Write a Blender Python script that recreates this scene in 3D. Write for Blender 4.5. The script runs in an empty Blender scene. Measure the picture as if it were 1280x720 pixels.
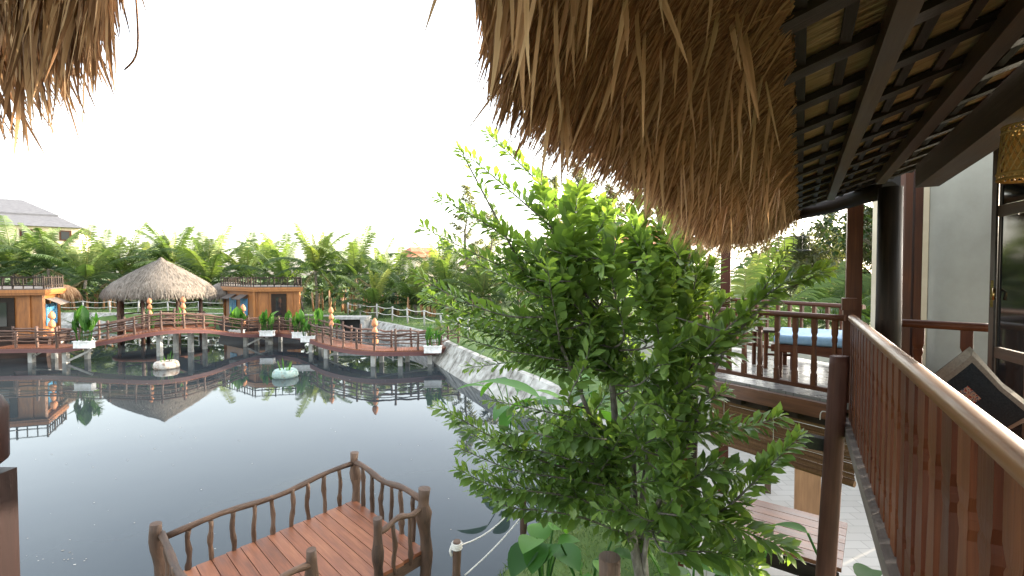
import bpy, math, random
from mathutils import Vector, Matrix, noise
R = math.radians
rng = random.Random(7)
scene = bpy.context.scene
col = scene.collection

# ------------------------------------------------------------------ camera, sky, sun, exposure
E = 4.6                                   # eye height above the pond
F = 600.0                                 # focal length in photo pixels (1280 wide)
PITCH = math.atan(17 / F)
cam_d = bpy.data.cameras.new('camera'); cam = bpy.data.objects.new('camera', cam_d); col.objects.link(cam)
cam_d.sensor_width = 36; cam_d.lens = 36 * F / 1280; cam_d.clip_start = 0.03; cam_d.clip_end = 4000
cam.location = (0, 0, E); cam.rotation_euler = (math.pi / 2 - PITCH, 0, 0)
scene.camera = cam

SUN_AZ, SUN_EL = 62, 14                   # degrees right of the view axis (+Y), above the horizon
world = bpy.data.worlds.new("World"); scene.world = world; world.use_nodes = True
wn = world.node_tree.nodes; wl = world.node_tree.links
bg = wn['Background']; sky = wn.new('ShaderNodeTexSky')
sky.sky_type = 'NISHITA'; sky.sun_disc = False
sky.sun_elevation = R(SUN_EL); sky.sun_rotation = R(SUN_AZ)
sky.air_density = 1.2; sky.dust_density = 2.5; sky.ozone_density = 1.0
hs = wn.new('ShaderNodeHueSaturation'); hs.inputs['Saturation'].default_value = .42
wl.new(sky.outputs[0], hs.inputs['Color']); wl.new(hs.outputs[0], bg.inputs[0]); bg.inputs[1].default_value = 0.15
sun_d = bpy.data.lights.new('sun', 'SUN'); sun = bpy.data.objects.new('sun', sun_d); col.objects.link(sun)
sun_d.energy = 2.4; sun_d.angle = R(0.5); sun_d.color = (1.0, .86, .66)
sv = Vector((math.sin(R(SUN_AZ)) * math.cos(R(SUN_EL)), math.cos(R(SUN_AZ)) * math.cos(R(SUN_EL)), math.sin(R(SUN_EL))))
sun.rotation_euler = sv.to_track_quat('Z', 'Y').to_euler()
scene.view_settings.view_transform = 'Standard'; scene.view_settings.look = 'None'
scene.view_settings.exposure = 2.95; scene.view_settings.gamma = 1; scene.view_settings.use_curve_mapping = False
scene.cycles.max_bounces = 8; scene.cycles.transparent_max_bounces = 12

# ------------------------------------------------------------------ helpers
def P(px, py, Y):
    """world point seen at photo pixel (px, py) at distance Y ahead"""
    u = (px - 640) / F; v = (py - 360) / F
    cp, sp = math.cos(PITCH), math.sin(PITCH)
    d = Vector((u, cp - v * sp, -sp - v * cp))
    return Vector((0, 0, E)) + d * (Y / d.y)
def PX(px, Y, z):                         # point at photo column px, distance Y, height z over the water
    return Vector(((px - 640) / F * Y, Y, z))
DX, DY = 0.515, 0.857                     # direction of the balcony railing
def FR(k, s, t):                          # k along the railing, s to its right, t above the eye
    return Vector((k * DX + s * DY, k * DY - s * DX, E + t))

class MB:
    def __init__(self): self.v = []; self.f = []; self.uv = []; self.r = []; self.sm = []
    def face(self, pts, uvs=None, rnd=0.5, smooth=False):
        n = len(self.v); self.v += [tuple(p) for p in pts]
        self.f.append(tuple(range(n, n + len(pts))))
        self.uv += uvs if uvs else [(0, 0)] * len(pts)
        self.r.append(rnd); self.sm.append(smooth)
    def idx(self, ids, uvs, rnd, smooth):
        self.f.append(tuple(ids)); self.uv += uvs; self.r.append(rnd); self.sm.append(smooth)
    def bar(self, a, b, w, h, up=(0, 0, 1), rnd=None):      # oriented box from a to b; w sideways, h along up
        a = Vector(a); b = Vector(b); d = (b - a); L = d.length; d.normalize()
        up = Vector(up); s = d.cross(up)
        if s.length < 1e-4: s = d.cross(Vector((1, 0, 0)))
        s.normalize(); u = s.cross(d).normalized()
        if rnd is None: rnd = rng.random()
        s = s * (w / 2); u = u * (h / 2)
        q = [a - s - u, a + s - u, a + s + u, a - s + u, b - s - u, b + s - u, b + s + u, b - s + u]
        o = rnd * 37.0; n = len(self.v); self.v += [tuple(p) for p in q]
        def g(ids, wd): self.idx([n + i for i in ids], [(o, o), (o + wd, o), (o + wd, o + L), (o, o + L)], rnd, False)
        g((1, 0, 4, 5), w); g((2, 1, 5, 6), h); g((3, 2, 6, 7), w); g((0, 3, 7, 4), h)
        for ids in ((0, 1, 2, 3), (7, 6, 5, 4)): self.idx([n + i for i in ids], [(o, o), (o + w, o), (o + w, o + h * .2), (o, o + h * .2)], rnd, False)
    def box(self, lo, hi, rnd=None):
        lo = Vector(lo); hi = Vector(hi); d = hi - lo; c = (lo + hi) / 2
        ax = max(range(3), key=lambda i: d[i])
        if ax == 0: self.bar((lo.x, c.y, c.z), (hi.x, c.y, c.z), d.y, d.z, (0, 0, 1), rnd)
        elif ax == 1: self.bar((c.x, lo.y, c.z), (c.x, hi.y, c.z), d.x, d.z, (0, 0, 1), rnd)
        else: self.bar((c.x, c.y, lo.z), (c.x, c.y, hi.z), d.x, d.y, (0, 1, 0), rnd)
    def tube(self, pts, rad, seg=8, rnd=None, cap=True, smooth=True):
        pts = [Vector(p) for p in pts]
        if not isinstance(rad, (list, tuple)): rad = [rad] * len(pts)
        if rnd is None: rnd = rng.random()
        o = rnd * 37.0; n0 = len(self.v); L = 0; ls = []; prev = None
        for i, p in enumerate(pts):
            t = (pts[min(i + 1, len(pts) - 1)] - pts[max(i - 1, 0)]).normalized()
            if prev is None:
                s = t.cross(Vector((0, 0, 1)))
                if s.length < 1e-3: s = t.cross(Vector((1, 0, 0)))
            else: s = prev - t * prev.dot(t)
            s.normalize(); prev = s; u = t.cross(s)
            if i: L += (p - pts[i - 1]).length
            ls.append(L)
            for j in range(seg):
                a = 2 * math.pi * j / seg
                self.v.append(tuple(p + (s * math.cos(a) + u * math.sin(a)) * rad[i]))
        for i in range(len(pts) - 1):
            c = 2 * math.pi * max(rad[i], .002)
            for j in range(seg):
                j2 = (j + 1) % seg
                self.idx((n0 + i * seg + j, n0 + i * seg + j2, n0 + (i + 1) * seg + j2, n0 + (i + 1) * seg + j),
                         [(o + c * j / seg, o + ls[i]), (o + c * (j + 1) / seg, o + ls[i]), (o + c * (j + 1) / seg, o + ls[i + 1]), (o + c * j / seg, o + ls[i + 1])], rnd, smooth)
        if cap:
            for i, rev in ((0, True), (len(pts) - 1, False)):
                ids = [n0 + i * seg + j for j in range(seg)]
                if rev: ids.reverse()
                self.idx(ids, [(o + rad[i] * math.cos(2 * math.pi * j / seg), o + .1 * rad[i] * math.sin(2 * math.pi * j / seg)) for j in range(seg)], rnd, False)
    def lathe(self, prof, c=(0, 0, 0), seg=24, rnd=.5, a0=0, a1=2 * math.pi, wob=0, sx=1, sy=1):
        n0 = len(self.v); c = Vector(c); full = abs(a1 - a0 - 2 * math.pi) < 1e-6; m = seg if full else seg + 1
        for r, z in prof:
            for j in range(m):
                a = a0 + (a1 - a0) * j / seg; rr = r * (1 + wob * math.sin(a * 5 + z * 3))
                self.v.append((c.x + math.cos(a) * rr * sx, c.y + math.sin(a) * rr * sy, c.z + z))
        for i in range(len(prof) - 1):
            for j in range(seg):
                j2 = (j + 1) % m
                self.idx((n0 + i * m + j, n0 + i * m + j2, n0 + (i + 1) * m + j2, n0 + (i + 1) * m + j),
                         [(j * 3 / seg, i * .3), ((j + 1) * 3 / seg, i * .3), ((j + 1) * 3 / seg, (i + 1) * .3), (j * 3 / seg, (i + 1) * .3)], rnd, True)
    def prism(self, poly, z0, z1, rnd=None):                # vertical walls over a counter-clockwise plan, closed
        if rnd is None: rnd = rng.random()
        n = len(poly); A = [Vector((p[0], p[1], z0)) for p in poly]; B = [Vector((p[0], p[1], z1)) for p in poly]; L = 0
        for i in range(n):
            j = (i + 1) % n; w = (A[j] - A[i]).length
            self.face([A[i], A[j], B[j], B[i]], [(L, 0), (L + w, 0), (L + w, z1 - z0), (L, z1 - z0)], rnd); L += w
        self.face(B, [(p.x, p.y) for p in B], rnd); self.face(list(reversed(A)), [(p.x, p.y) for p in reversed(A)], rnd)
    def blade(self, p, d, L, w, droop=.3, rnd=None, segs=3, side=None, curl=0):   # strip of straw / narrow leaf
        p = Vector(p); d = Vector(d).normalized()
        if rnd is None: rnd = rng.random()
        if side is None:
            side = d.cross(Vector((rng.uniform(-1, 1), rng.uniform(-1, 1), rng.uniform(-.3, .3))))
            if side.length < 1e-3: side = Vector((1, 0, 0))
        side = Vector(side).normalized(); n0 = len(self.v); q = p.copy(); dd = d.copy()
        for i in range(segs + 1):
            f = i / segs; ww = w * (1 - f ** 2.2) * (.75 + .5 * min(1, f * 2.5)) / 2 + w * .04
            self.v.append(tuple(q - side * ww)); self.v.append(tuple(q + side * ww))
            dd = (dd + Vector((0, 0, -droop / segs)) + side * (curl / segs)).normalized(); q = q + dd * (L / segs)
        for i in range(segs):
            a = n0 + 2 * i
            self.idx((a, a + 1, a + 3, a + 2), [(0, L * i / segs), (w, L * i / segs), (w, L * (i + 1) / segs), (0, L * (i + 1) / segs)], rnd, True)
    def leaf(self, p, d, up, L, w, fold=.25, droop=.25, rnd=None, segs=3, shape=.6):   # broad leaf, two halves about a midrib
        p = Vector(p); d = Vector(d).normalized()
        if rnd is None: rnd = rng.random()
        s = d.cross(Vector(up))
        if s.length < 1e-3: s = d.cross(Vector((1, .3, .2)))
        s.normalize(); n0 = len(self.v); q = p.copy(); dd = d.copy()
        for i in range(segs + 1):
            f = i / segs
            ww = w / 2 * (math.sin(math.pi * min(1, f ** (shape * 1.6))) ** .8 if 0 < f < 1 else .04)
            u = s.cross(dd).normalized()
            self.v.append(tuple(q - s * ww + u * ww * fold)); self.v.append(tuple(q)); self.v.append(tuple(q + s * ww + u * ww * fold))
            dd = (dd - u * (droop / segs)).normalized(); q = q + dd * (L / segs)
        for i in range(segs):
            a = n0 + 3 * i; v0, v1 = i / segs, (i + 1) / segs
            self.idx((a, a + 1, a + 4, a + 3), [(0, v0), (.5, v0), (.5, v1), (0, v1)], rnd, True)
            self.idx((a + 1, a + 2, a + 5, a + 4), [(.5, v0), (1, v0), (1, v1), (.5, v1)], rnd, True)
    def build(self, name, mat, parent=None, local=False):
        """absolute coordinates unless local; a top-level mesh gets its origin at its base"""
        me = bpy.data.meshes.new(name)
        if parent is not None: off = Vector((0, 0, 0)) if local else Vector(parent['_o'])
        elif local: off = Vector((0, 0, 0))
        else:
            xs = [p[0] for p in self.v]; ys = [p[1] for p in self.v]; zs = [p[2] for p in self.v]
            off = Vector(((min(xs) + max(xs)) / 2, (min(ys) + max(ys)) / 2, min(zs)))
        me.from_pydata([(p[0] - off.x, p[1] - off.y, p[2] - off.z) for p in self.v], [], self.f)
        uvl = me.uv_layers.new(name='uv')
        uvl.data.foreach_set('uv', [c for u in self.uv for c in u])
        at = me.attributes.new('rnd', 'FLOAT', 'FACE'); at.data.foreach_set('value', self.r)
        me.polygons.foreach_set('use_smooth', self.sm)
        me.materials.append(mat); me.update()
        o = bpy.data.objects.new(name, me); col.objects.link(o)
        if parent is not None:
            o.parent = parent; o['_o'] = tuple(parent['_o'])
        else: o.location = off; o['_o'] = tuple(off)
        return o

def tag(o, label=None, cat=None, group=None, kind=None):
    if label: o['label'] = label
    if cat: o['category'] = cat
    if group: o['group'] = group
    if kind: o['kind'] = kind
    return o
def thing(name, label, cat, loc=(0, 0, 0), group=None):
    o = bpy.data.objects.new(name, None); o.empty_display_size = .2; col.objects.link(o)
    o.location = loc; o['_o'] = tuple(loc)
    return tag(o, label, cat, group)
def dup(root, loc, rz=0, sc=1, label=None, group=None):
    def cp(o, par):
        c = o.copy(); col.objects.link(c); c.parent = par
        for ch in [x for x in o.children]: cp(ch, c)
        return c
    c = cp(root, None); c.location = loc; c.rotation_euler = (0, 0, rz)
    c.scale = sc if isinstance(sc, (tuple, list)) else (sc, sc, sc)
    if label: c['label'] = label
    if group: c['group'] = group
    return c
def catmull(pts, n):
    pts = [Vector(p) for p in pts]; out = []
    for i in range(len(pts) - 1):
        p0 = pts[max(i - 1, 0)]; p1 = pts[i]; p2 = pts[i + 1]; p3 = pts[min(i + 2, len(pts) - 1)]
        for j in range(n):
            t = j / n
            out.append(.5 * ((2 * p1) + (p2 - p0) * t + (2 * p0 - 5 * p1 + 4 * p2 - p3) * t * t + (3 * p1 - p0 - 3 * p2 + p3) * t ** 3))
    out.append(pts[-1]); return out
def smooth01(x): x = max(0, min(1, x)); return x * x * (3 - 2 * x)

# ------------------------------------------------------------------ materials
def newmat(name):
    m = bpy.data.materials.new(name); m.use_nodes = True
    nt = m.node_tree; return m, nt.nodes, nt.links, nt.nodes['Principled BSDF']
def ramp(n, stops):
    r = n.new('ShaderNodeValToRGB'); e = r.color_ramp.elements
    while len(e) < len(stops): e.new(.5)
    for el, (p, c) in zip(e, stops): el.position = p; el.color = (*c, 1)
    return r
def wood(name, stops, rough=.5, gu=70, gv=2.5, bump=.25, coat=0, spec=.5):
    m, n, l, b = newmat(name)
    uv = n.new('ShaderNodeUVMap'); mp = n.new('ShaderNodeMapping'); mp.inputs['Scale'].default_value = (gu, gv, 1); l.new(uv.outputs[0], mp.inputs[0])
    no = n.new('ShaderNodeTexNoise'); no.inputs['Scale'].default_value = 1; no.inputs['Detail'].default_value = 6; no.inputs['Roughness'].default_value = .65; no.inputs['Distortion'].default_value = .6; l.new(mp.outputs[0], no.inputs[0])
    mp2 = n.new('ShaderNodeMapping'); mp2.inputs['Scale'].default_value = (9, 1.7, 1); l.new(uv.outputs[0], mp2.inputs[0])
    n2 = n.new('ShaderNodeTexNoise'); n2.inputs['Scale'].default_value = 1; n2.inputs['Detail'].default_value = 3; l.new(mp2.outputs[0], n2.inputs[0])
    at = n.new('ShaderNodeAttribute'); at.attribute_name = 'rnd'
    a1 = n.new('ShaderNodeMath'); a1.operation = 'MULTIPLY_ADD'; a1.inputs[1].default_value = .5; l.new(no.outputs[0], a1.inputs[0]); 
    m2 = n.new('ShaderNodeMath'); m2.operation = 'MULTIPLY_ADD'; m2.inputs[1].default_value = .62; m2.inputs[2].default_value = -.18; l.new(n2.outputs[0], m2.inputs[0]); l.new(m2.outputs[0], a1.inputs[2])
    a2 = n.new('ShaderNodeMath'); a2.operation = 'MULTIPLY_ADD'; a2.inputs[1].default_value = .26; l.new(at.outputs['Fac'], a2.inputs[0]); l.new(a1.outputs[0], a2.inputs[2])
    r = ramp(n, stops); l.new(a2.outputs[0], r.inputs[0]); l.new(r.outputs[0], b.inputs['Base Color'])
    rr = n.new('ShaderNodeMath'); rr.operation = 'MULTIPLY_ADD'; rr.inputs[1].default_value = .35; rr.inputs[2].default_value = rough - .17; l.new(n2.outputs[0], rr.inputs[0]); l.new(rr.outputs[0], b.inputs['Roughness'])
    bp = n.new('ShaderNodeBump'); bp.inputs['Strength'].default_value = bump; bp.inputs['Distance'].default_value = .01; l.new(no.outputs[0], bp.inputs['Height']); l.new(bp.outputs[0], b.inputs['Normal'])
    b.inputs['Coat Weight'].default_value = coat; b.inputs['Coat Roughness'].default_value = .18; b.inputs['Specular IOR Level'].default_value = spec
    return m
def strawmat(name, stops, transl=.25):
    m, n, l, b = newmat(name)
    at = n.new('ShaderNodeAttribute'); at.attribute_name = 'rnd'
    uv = n.new('ShaderNodeUVMap'); mp = n.new('ShaderNodeMapping'); mp.inputs['Scale'].default_value = (160, 3, 1); l.new(uv.outputs[0], mp.inputs[0])
    no = n.new('ShaderNodeTexNoise'); no.inputs['Scale'].default_value = 1; no.inputs['Detail'].default_value = 4; l.new(mp.outputs[0], no.inputs[0])
    a = n.new('ShaderNodeMath'); a.operation = 'MULTIPLY_ADD'; a.inputs[1].default_value = .75; l.new(at.outputs['Fac'], a.inputs[0])
    c = n.new('ShaderNodeMath'); c.operation = 'MULTIPLY_ADD'; c.inputs[1].default_value = .7; c.inputs[2].default_value = -.22; l.new(no.outputs[0], c.inputs[0]); l.new(c.outputs[0], a.inputs[2])
    r = ramp(n, stops); l.new(a.outputs[0], r.inputs[0]); l.new(r.outputs[0], b.inputs['Base Color']); b.inputs['Roughness'].default_value = .75; b.inputs['Specular IOR Level'].default_value = .16
    if transl:
        t = n.new('ShaderNodeBsdfTranslucent'); l.new(r.outputs[0], t.inputs[0]); mx = n.new('ShaderNodeMixShader'); mx.inputs[0].default_value = transl
        l.new(b.outputs[0], mx.inputs[1]); l.new(t.outputs[0], mx.inputs[2]); l.new(mx.outputs[0], n['Material Output'].inputs[0])
    bp = n.new('ShaderNodeBump'); bp.inputs['Strength'].default_value = .3; bp.inputs['Distance'].default_value = .01; l.new(no.outputs[0], bp.inputs['Height']); l.new(bp.outputs[0], b.inputs['Normal'])
    return m
def leafmat(name, stops, transl=.35, rough=.42, tint=(1.25, 1.25, .5), spec=.45, objvar=.25):
    m, n, l, b = newmat(name)
    at = n.new('ShaderNodeAttribute'); at.attribute_name = 'rnd'; oi = n.new('ShaderNodeObjectInfo')
    a = n.new('ShaderNodeMath'); a.operation = 'MULTIPLY_ADD'; a.inputs[1].default_value = objvar; l.new(oi.outputs['Random'], a.inputs[0])
    c = n.new('ShaderNodeMath'); c.operation = 'MULTIPLY_ADD'; c.inputs[1].default_value = 1.0; c.inputs[2].default_value = -objvar / 2; l.new(at.outputs['Fac'], c.inputs[0]); l.new(c.outputs[0], a.inputs[2])
    r = ramp(n, stops); l.new(a.outputs[0], r.inputs[0]); l.new(r.outputs[0], b.inputs['Base Color']); b.inputs['Roughness'].default_value = rough; b.inputs['Specular IOR Level'].default_value = spec
    mm = n.new('ShaderNodeMix'); mm.data_type = 'RGBA'; mm.blend_type = 'MULTIPLY'; mm.inputs[0].default_value = 1; l.new(r.outputs[0], mm.inputs[6]); mm.inputs[7].default_value = (tint[0] * 1.3, tint[1] * 1.3, tint[2] * 1.3, 1)
    t = n.new('ShaderNodeBsdfTranslucent'); l.new(mm.outputs[2], t.inputs[0]); mx = n.new('ShaderNodeMixShader'); mx.inputs[0].default_value = transl
    l.new(b.outputs[0], mx.inputs[1]); l.new(t.outputs[0], mx.inputs[2]); l.new(mx.outputs[0], n['Material Output'].inputs[0])
    return m
def rough_mat(name, stops, scale=3, rough=.8, bump=.3, detail=8, coords='Object', spec=.4, metal=0, stretch=(1, 1, 1), dist=.02):
    m, n, l, b = newmat(name)
    tc = n.new('ShaderNodeTexCoord'); mp = n.new('ShaderNodeMapping'); mp.inputs['Scale'].default_value = stretch; l.new(tc.outputs[coords], mp.inputs[0])
    no = n.new('ShaderNodeTexNoise'); no.inputs['Scale'].default_value = scale; no.inputs['Detail'].default_value = detail; no.inputs['Roughness'].default_value = .62; l.new(mp.outputs[0], no.inputs[0])
    r = ramp(n, stops); l.new(no.outputs[0], r.inputs[0]); l.new(r.outputs[0], b.inputs['Base Color'])
    b.inputs['Roughness'].default_value = rough; b.inputs['Specular IOR Level'].default_value = spec; b.inputs['Metallic'].default_value = metal
    if bump:
        bp = n.new('ShaderNodeBump'); bp.inputs['Strength'].default_value = bump; bp.inputs['Distance'].default_value = dist; l.new(no.outputs[0], bp.inputs['Height']); l.new(bp.outputs[0], b.inputs['Normal'])
    return m

M = {}
M['rail'] = wood('polished red rail wood', [(.2, (.035, .010, .006)), (.5, (.072, .022, .009)), (.85, (.16, .055, .02))], .48, 60, 1.5, .15, .04, .25)
M['newel'] = wood('dark oxblood wood', [(.2, (.006, .002, .002)), (.5, (.016, .005, .0045)), (.85, (.036, .012, .009))], .55, 60, 1.5, .15, 0, .25)
M['stilt'] = wood('oxblood round timber', [(.2, (.020, .008, .006)), (.5, (.052, .020, .014)), (.85, (.10, .042, .028))], .6, 40, 1.2, .2, 0, .22)
M['rail_sheen'] = wood('rail wood with golden sheen colour', [(.2, (.06, .024, .009)), (.55, (.15, .066, .025)), (.9, (.27, .135, .055))], .4, 50, 1.2, .12, .05, .4)  # golden gloss of the handrail is put into its base colour
M['dark_wood'] = wood('dark stained wood', [(.2, (.008, .006, .005)), (.6, (.03, .019, .013)), (.9, (.075, .045, .03))], .6, 60, 2, .25, spec=.2)
M['brown_wood'] = wood('brown roof timber', [(.2, (.03, .017, .009)), (.6, (.10, .06, .035)), (.9, (.20, .125, .07))], .55, 60, 2, .25)
M['grey_wood'] = wood('weathered grey wood', [(.2, (.04, .03, .024)), (.6, (.135, .105, .085)), (.9, (.27, .22, .18))], .8, 60, 2, .3)
M['deck_wood'] = wood('reddish deck boards', [(.2, (.085, .028, .012)), (.55, (.22, .078, .036)), (.9, (.36, .155, .08))], .5, 45, 1.6, .2, 0, .3)
M['beam_wood'] = wood('reddish edge beam', [(.2, (.06, .02, .010)), (.55, (.165, .062, .028)), (.9, (.29, .13, .065))], .4, 45, 1.6, .2, .2)
M['log'] = wood('rough brown branch wood', [(.25, (.022, .011, .006)), (.55, (.080, .042, .023)), (.9, (.21, .13, .085))], .7, 50, 5, .7)
M['log_red'] = wood('red brown bridge wood', [(.25, (.03, .015, .010)), (.55, (.10, .050, .033)), (.9, (.22, .125, .085))], .65, 40, 4, .5)
M['pale_wood'] = wood('pale honey wood', [(.2, (.18, .09, .04)), (.55, (.36, .19, .09)), (.9, (.52, .32, .17))], .5, 35, 1.5, .2)
M['cabin'] = wood('orange varnished cabin boards', [(.2, (.15, .05, .012)), (.55, (.33, .125, .03)), (.9, (.48, .21, .06))], .45, 25, 1.5, .15)
M['plum'] = wood('plum stained stringer', [(.2, (.05, .018, .018)), (.6, (.14, .055, .05)), (.9, (.22, .10, .09))], .6, 25, 1.5, .2)
M['straw'] = strawmat('dry palm thatch', [(.0, (.08, .041, .021)), (.35, (.275, .146, .072)), (.65, (.48, .285, .148)), (1, (.70, .50, .30))], .25)
M['straw_in'] = strawmat('reed lining', [(.0, (.24, .165, .085)), (.5, (.43, .32, .18)), (1, (.58, .46, .29))], 0)
M['straw_grey'] = strawmat('weathered grey thatch', [(.0, (.075, .062, .050)), (.5, (.19, .160, .132)), (1, (.34, .30, .25))], .1)
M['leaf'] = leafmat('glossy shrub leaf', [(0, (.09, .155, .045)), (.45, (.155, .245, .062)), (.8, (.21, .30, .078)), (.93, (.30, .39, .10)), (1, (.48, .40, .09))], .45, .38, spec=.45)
M['palm'] = leafmat('coconut frond', [(0, (.028, .052, .020)), (.45, (.066, .108, .036)), (.8, (.12, .165, .052)), (1, (.24, .25, .085))], .45, .5, spec=.3)
M['palm_dry'] = leafmat('browning frond', [(0, (.10, .075, .035)), (1, (.25, .19, .09))], .3, .6)
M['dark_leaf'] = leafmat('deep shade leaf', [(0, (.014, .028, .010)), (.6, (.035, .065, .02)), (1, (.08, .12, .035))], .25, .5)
M['canna'] = leafmat('fresh broad leaf', [(0, (.022, .07, .013)), (.5, (.05, .145, .024)), (1, (.12, .25, .045))], .4, .5, spec=.25)
M['casuarina'] = leafmat('casuarina needle paled for haze', [(0, (.06, .072, .034)), (.6, (.12, .13, .06)), (1, (.19, .19, .10))], .4, .6)  # paler green that carries the distant haze in the colour
M['grass'] = leafmat('grass blade', [(0, (.03, .07, .013)), (.6, (.07, .13, .025)), (1, (.16, .20, .06))], .3, .6)
M['bark'] = rough_mat('pale grey bark', [(.3, (.055, .046, .038)), (.55, (.15, .135, .115)), (.75, (.30, .28, .25))], 16, .85, .5, stretch=(1, 1, .35))
M['palm_bark'] = rough_mat('palm trunk bark', [(.3, (.07, .055, .04)), (.7, (.20, .17, .13))], 6, .9, .6, stretch=(1, 1, 3))
M['lawn'] = rough_mat('lawn', [(.3, (.04, .075, .018)), (.5, (.075, .125, .028)), (.62, (.10, .14, .04)), (.75, (.17, .14, .075))], .9, .95, .5, detail=10)
M['concrete'] = rough_mat('stained bank concrete', [(.33, (.12, .108, .09)), (.46, (.27, .255, .225)), (.58, (.40, .385, .35)), (.7, (.50, .48, .44))], 2.2, .85, .4)
M['pier'] = rough_mat('pale concrete pier', [(.3, (.20, .19, .17)), (.6, (.42, .41, .38)), (.8, (.55, .54, .51))], 3, .85, .2)
M['plaster'] = rough_mat('pale grey green plaster', [(.3, (.29, .28, .235)), (.7, (.345, .335, .285))], 4, .8, .05)
M['cream'] = rough_mat('cream wall and sunlit edge tone', [(.3, (.55, .46, .33)), (.7, (.66, .57, .43))], 4, .7, .05)  # own colour of far walls; on near wall edges it paints the sun
M['white'] = rough_mat('white planter paint', [(.35, (.55, .53, .49)), (.6, (.78, .77, .75))], 5, .6, .05)
M['terracotta'] = rough_mat('terracotta', [(.3, (.40, .15, .06)), (.7, (.60, .27, .13))], 9, .7, .1)
M['rooftile'] = rough_mat('orange clay tiles', [(.3, (.30, .10, .05)), (.7, (.48, .19, .10))], 4, .8, .3)
M['slate'] = rough_mat('grey roof tiles', [(.3, (.085, .085, .095)), (.7, (.16, .16, .17))], 1.5, .8, .3, stretch=(1, 1, 8))
M['blue'] = wood('sky blue shutter paint', [(.2, (.04, .19, .36)), (.6, (.09, .32, .52)), (.9, (.20, .45, .62))], .5, 25, 2, .1)
M['blue_cloth'] = rough_mat('pale blue mattress cloth', [(.3, (.17, .28, .40)), (.7, (.23, .35, .47))], 30, .9, .2, dist=.004)
M['navy'] = rough_mat('dark navy cushion cloth', [(.3, (.014, .022, .028)), (.7, (.032, .042, .05))], 120, .95, .3, dist=.002)
M['beige'] = rough_mat('beige cushion border', [(.3, (.20, .175, .14)), (.7, (.29, .26, .215))], 90, .95, .3, dist=.002)
M['black'] = rough_mat('black seat fabric', [(.3, (.008, .008, .009)), (.7, (.018, .018, .02))], 60, .9, .2, dist=.003)
M['redcloth'] = rough_mat('red woven patch', [(.42, (.30, .03, .03)), (.5, (.5, .42, .30)), (.58, (.05, .05, .12))], 60, .9, .1, dist=.002)
M['column'] = wood('black lacquered column', [(.2, (.006, .005, .004)), (.6, (.018, .013, .010)), (.9, (.06, .04, .027))], .6, 30, 1.5, .3, 0, .2)
M['iron'] = rough_mat('dark iron', [(.3, (.018, .017, .017)), (.7, (.04, .038, .036))], 20, .5, .1)
M['brass'] = rough_mat('aged brass', [(.3, (.30, .20, .08)), (.7, (.5, .36, .16))], 20, .3, 0, metal=1)
M['rope'] = rough_mat('pale rope', [(.3, (.45, .42, .37)), (.7, (.65, .63, .58))], 60, .9, .3, dist=.004)
M['rattan'] = strawmat('yellow rattan weave', [(.0, (.30, .19, .06)), (.5, (.55, .38, .14)), (1, (.72, .54, .24))], .35)
M['bamboo'] = wood('brown bamboo slats', [(.2, (.05, .025, .013)), (.55, (.145, .078, .04)), (.9, (.27, .16, .085))], .8, 3, 90, .2, 0, .15)
M['orange'] = leafmat('orange paper', [(0, (.55, .16, .03)), (1, (.75, .26, .05))], .5, .6, (1, 1, 1))
M['aqua'] = rough_mat('aqua float paint', [(.35, (.14, .20, .18)), (.55, (.31, .41, .37)), (.72, (.22, .15, .09))], 5, .7, .2)
M['float'] = rough_mat('rusty white float', [(.38, (.16, .085, .05)), (.52, (.40, .36, .31)), (.7, (.52, .49, .45))], 5.0, .7, .2)
M['hull'] = wood('dark boat hull', [(.2, (.015, .009, .007)), (.6, (.055, .030, .022)), (.9, (.12, .07, .05))], .6, 18, 1, .3)

def mk_tile():
    m, n, l, b = newmat('glossy grey floor tile')
    tc = n.new('ShaderNodeTexCoord'); br = n.new('ShaderNodeTexBrick'); br.offset = 0; br.inputs['Scale'].default_value = 2.2
    br.inputs['Color1'].default_value = (.15, .145, .138, 1); br.inputs['Color2'].default_value = (.19, .185, .175, 1); br.inputs['Mortar'].default_value = (.09, .085, .08, 1)
    br.inputs['Mortar Size'].default_value = .008; br.inputs['Brick Width'].default_value = .5; br.inputs['Row Height'].default_value = .5
    l.new(tc.outputs['Object'], br.inputs[0]); l.new(br.outputs[0], b.inputs['Base Color']); b.inputs['Roughness'].default_value = .16
    no = n.new('ShaderNodeTexNoise'); no.inputs['Scale'].default_value = 5; l.new(tc.outputs['Object'], no.inputs[0])
    mr = n.new('ShaderNodeMath'); mr.operation = 'MULTIPLY_ADD'; mr.inputs[1].default_value = .35; mr.inputs[2].default_value = .12; b.inputs['Specular IOR Level'].default_value = .25; l.new(no.outputs[0], mr.inputs[0]); l.new(mr.outputs[0], b.inputs['Roughness'])
    return m
M['tile'] = mk_tile()
def mk_pale_floor():
    m, n, l, b = newmat('pale stone floor')
    tc = n.new('ShaderNodeTexCoord'); br = n.new('ShaderNodeTexBrick'); br.inputs['Scale'].default_value = 1.2
    br.inputs['Color1'].default_value = (.40, .37, .33, 1); br.inputs['Color2'].default_value = (.47, .44, .40, 1); br.inputs['Mortar'].default_value = (.28, .255, .22, 1); br.inputs['Mortar Size'].default_value = .008
    l.new(tc.outputs['Object'], br.inputs[0]); l.new(br.outputs[0], b.inputs['Base Color']); b.inputs['Roughness'].default_value = .4
    return m
M['pale_floor'] = mk_pale_floor()
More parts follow.
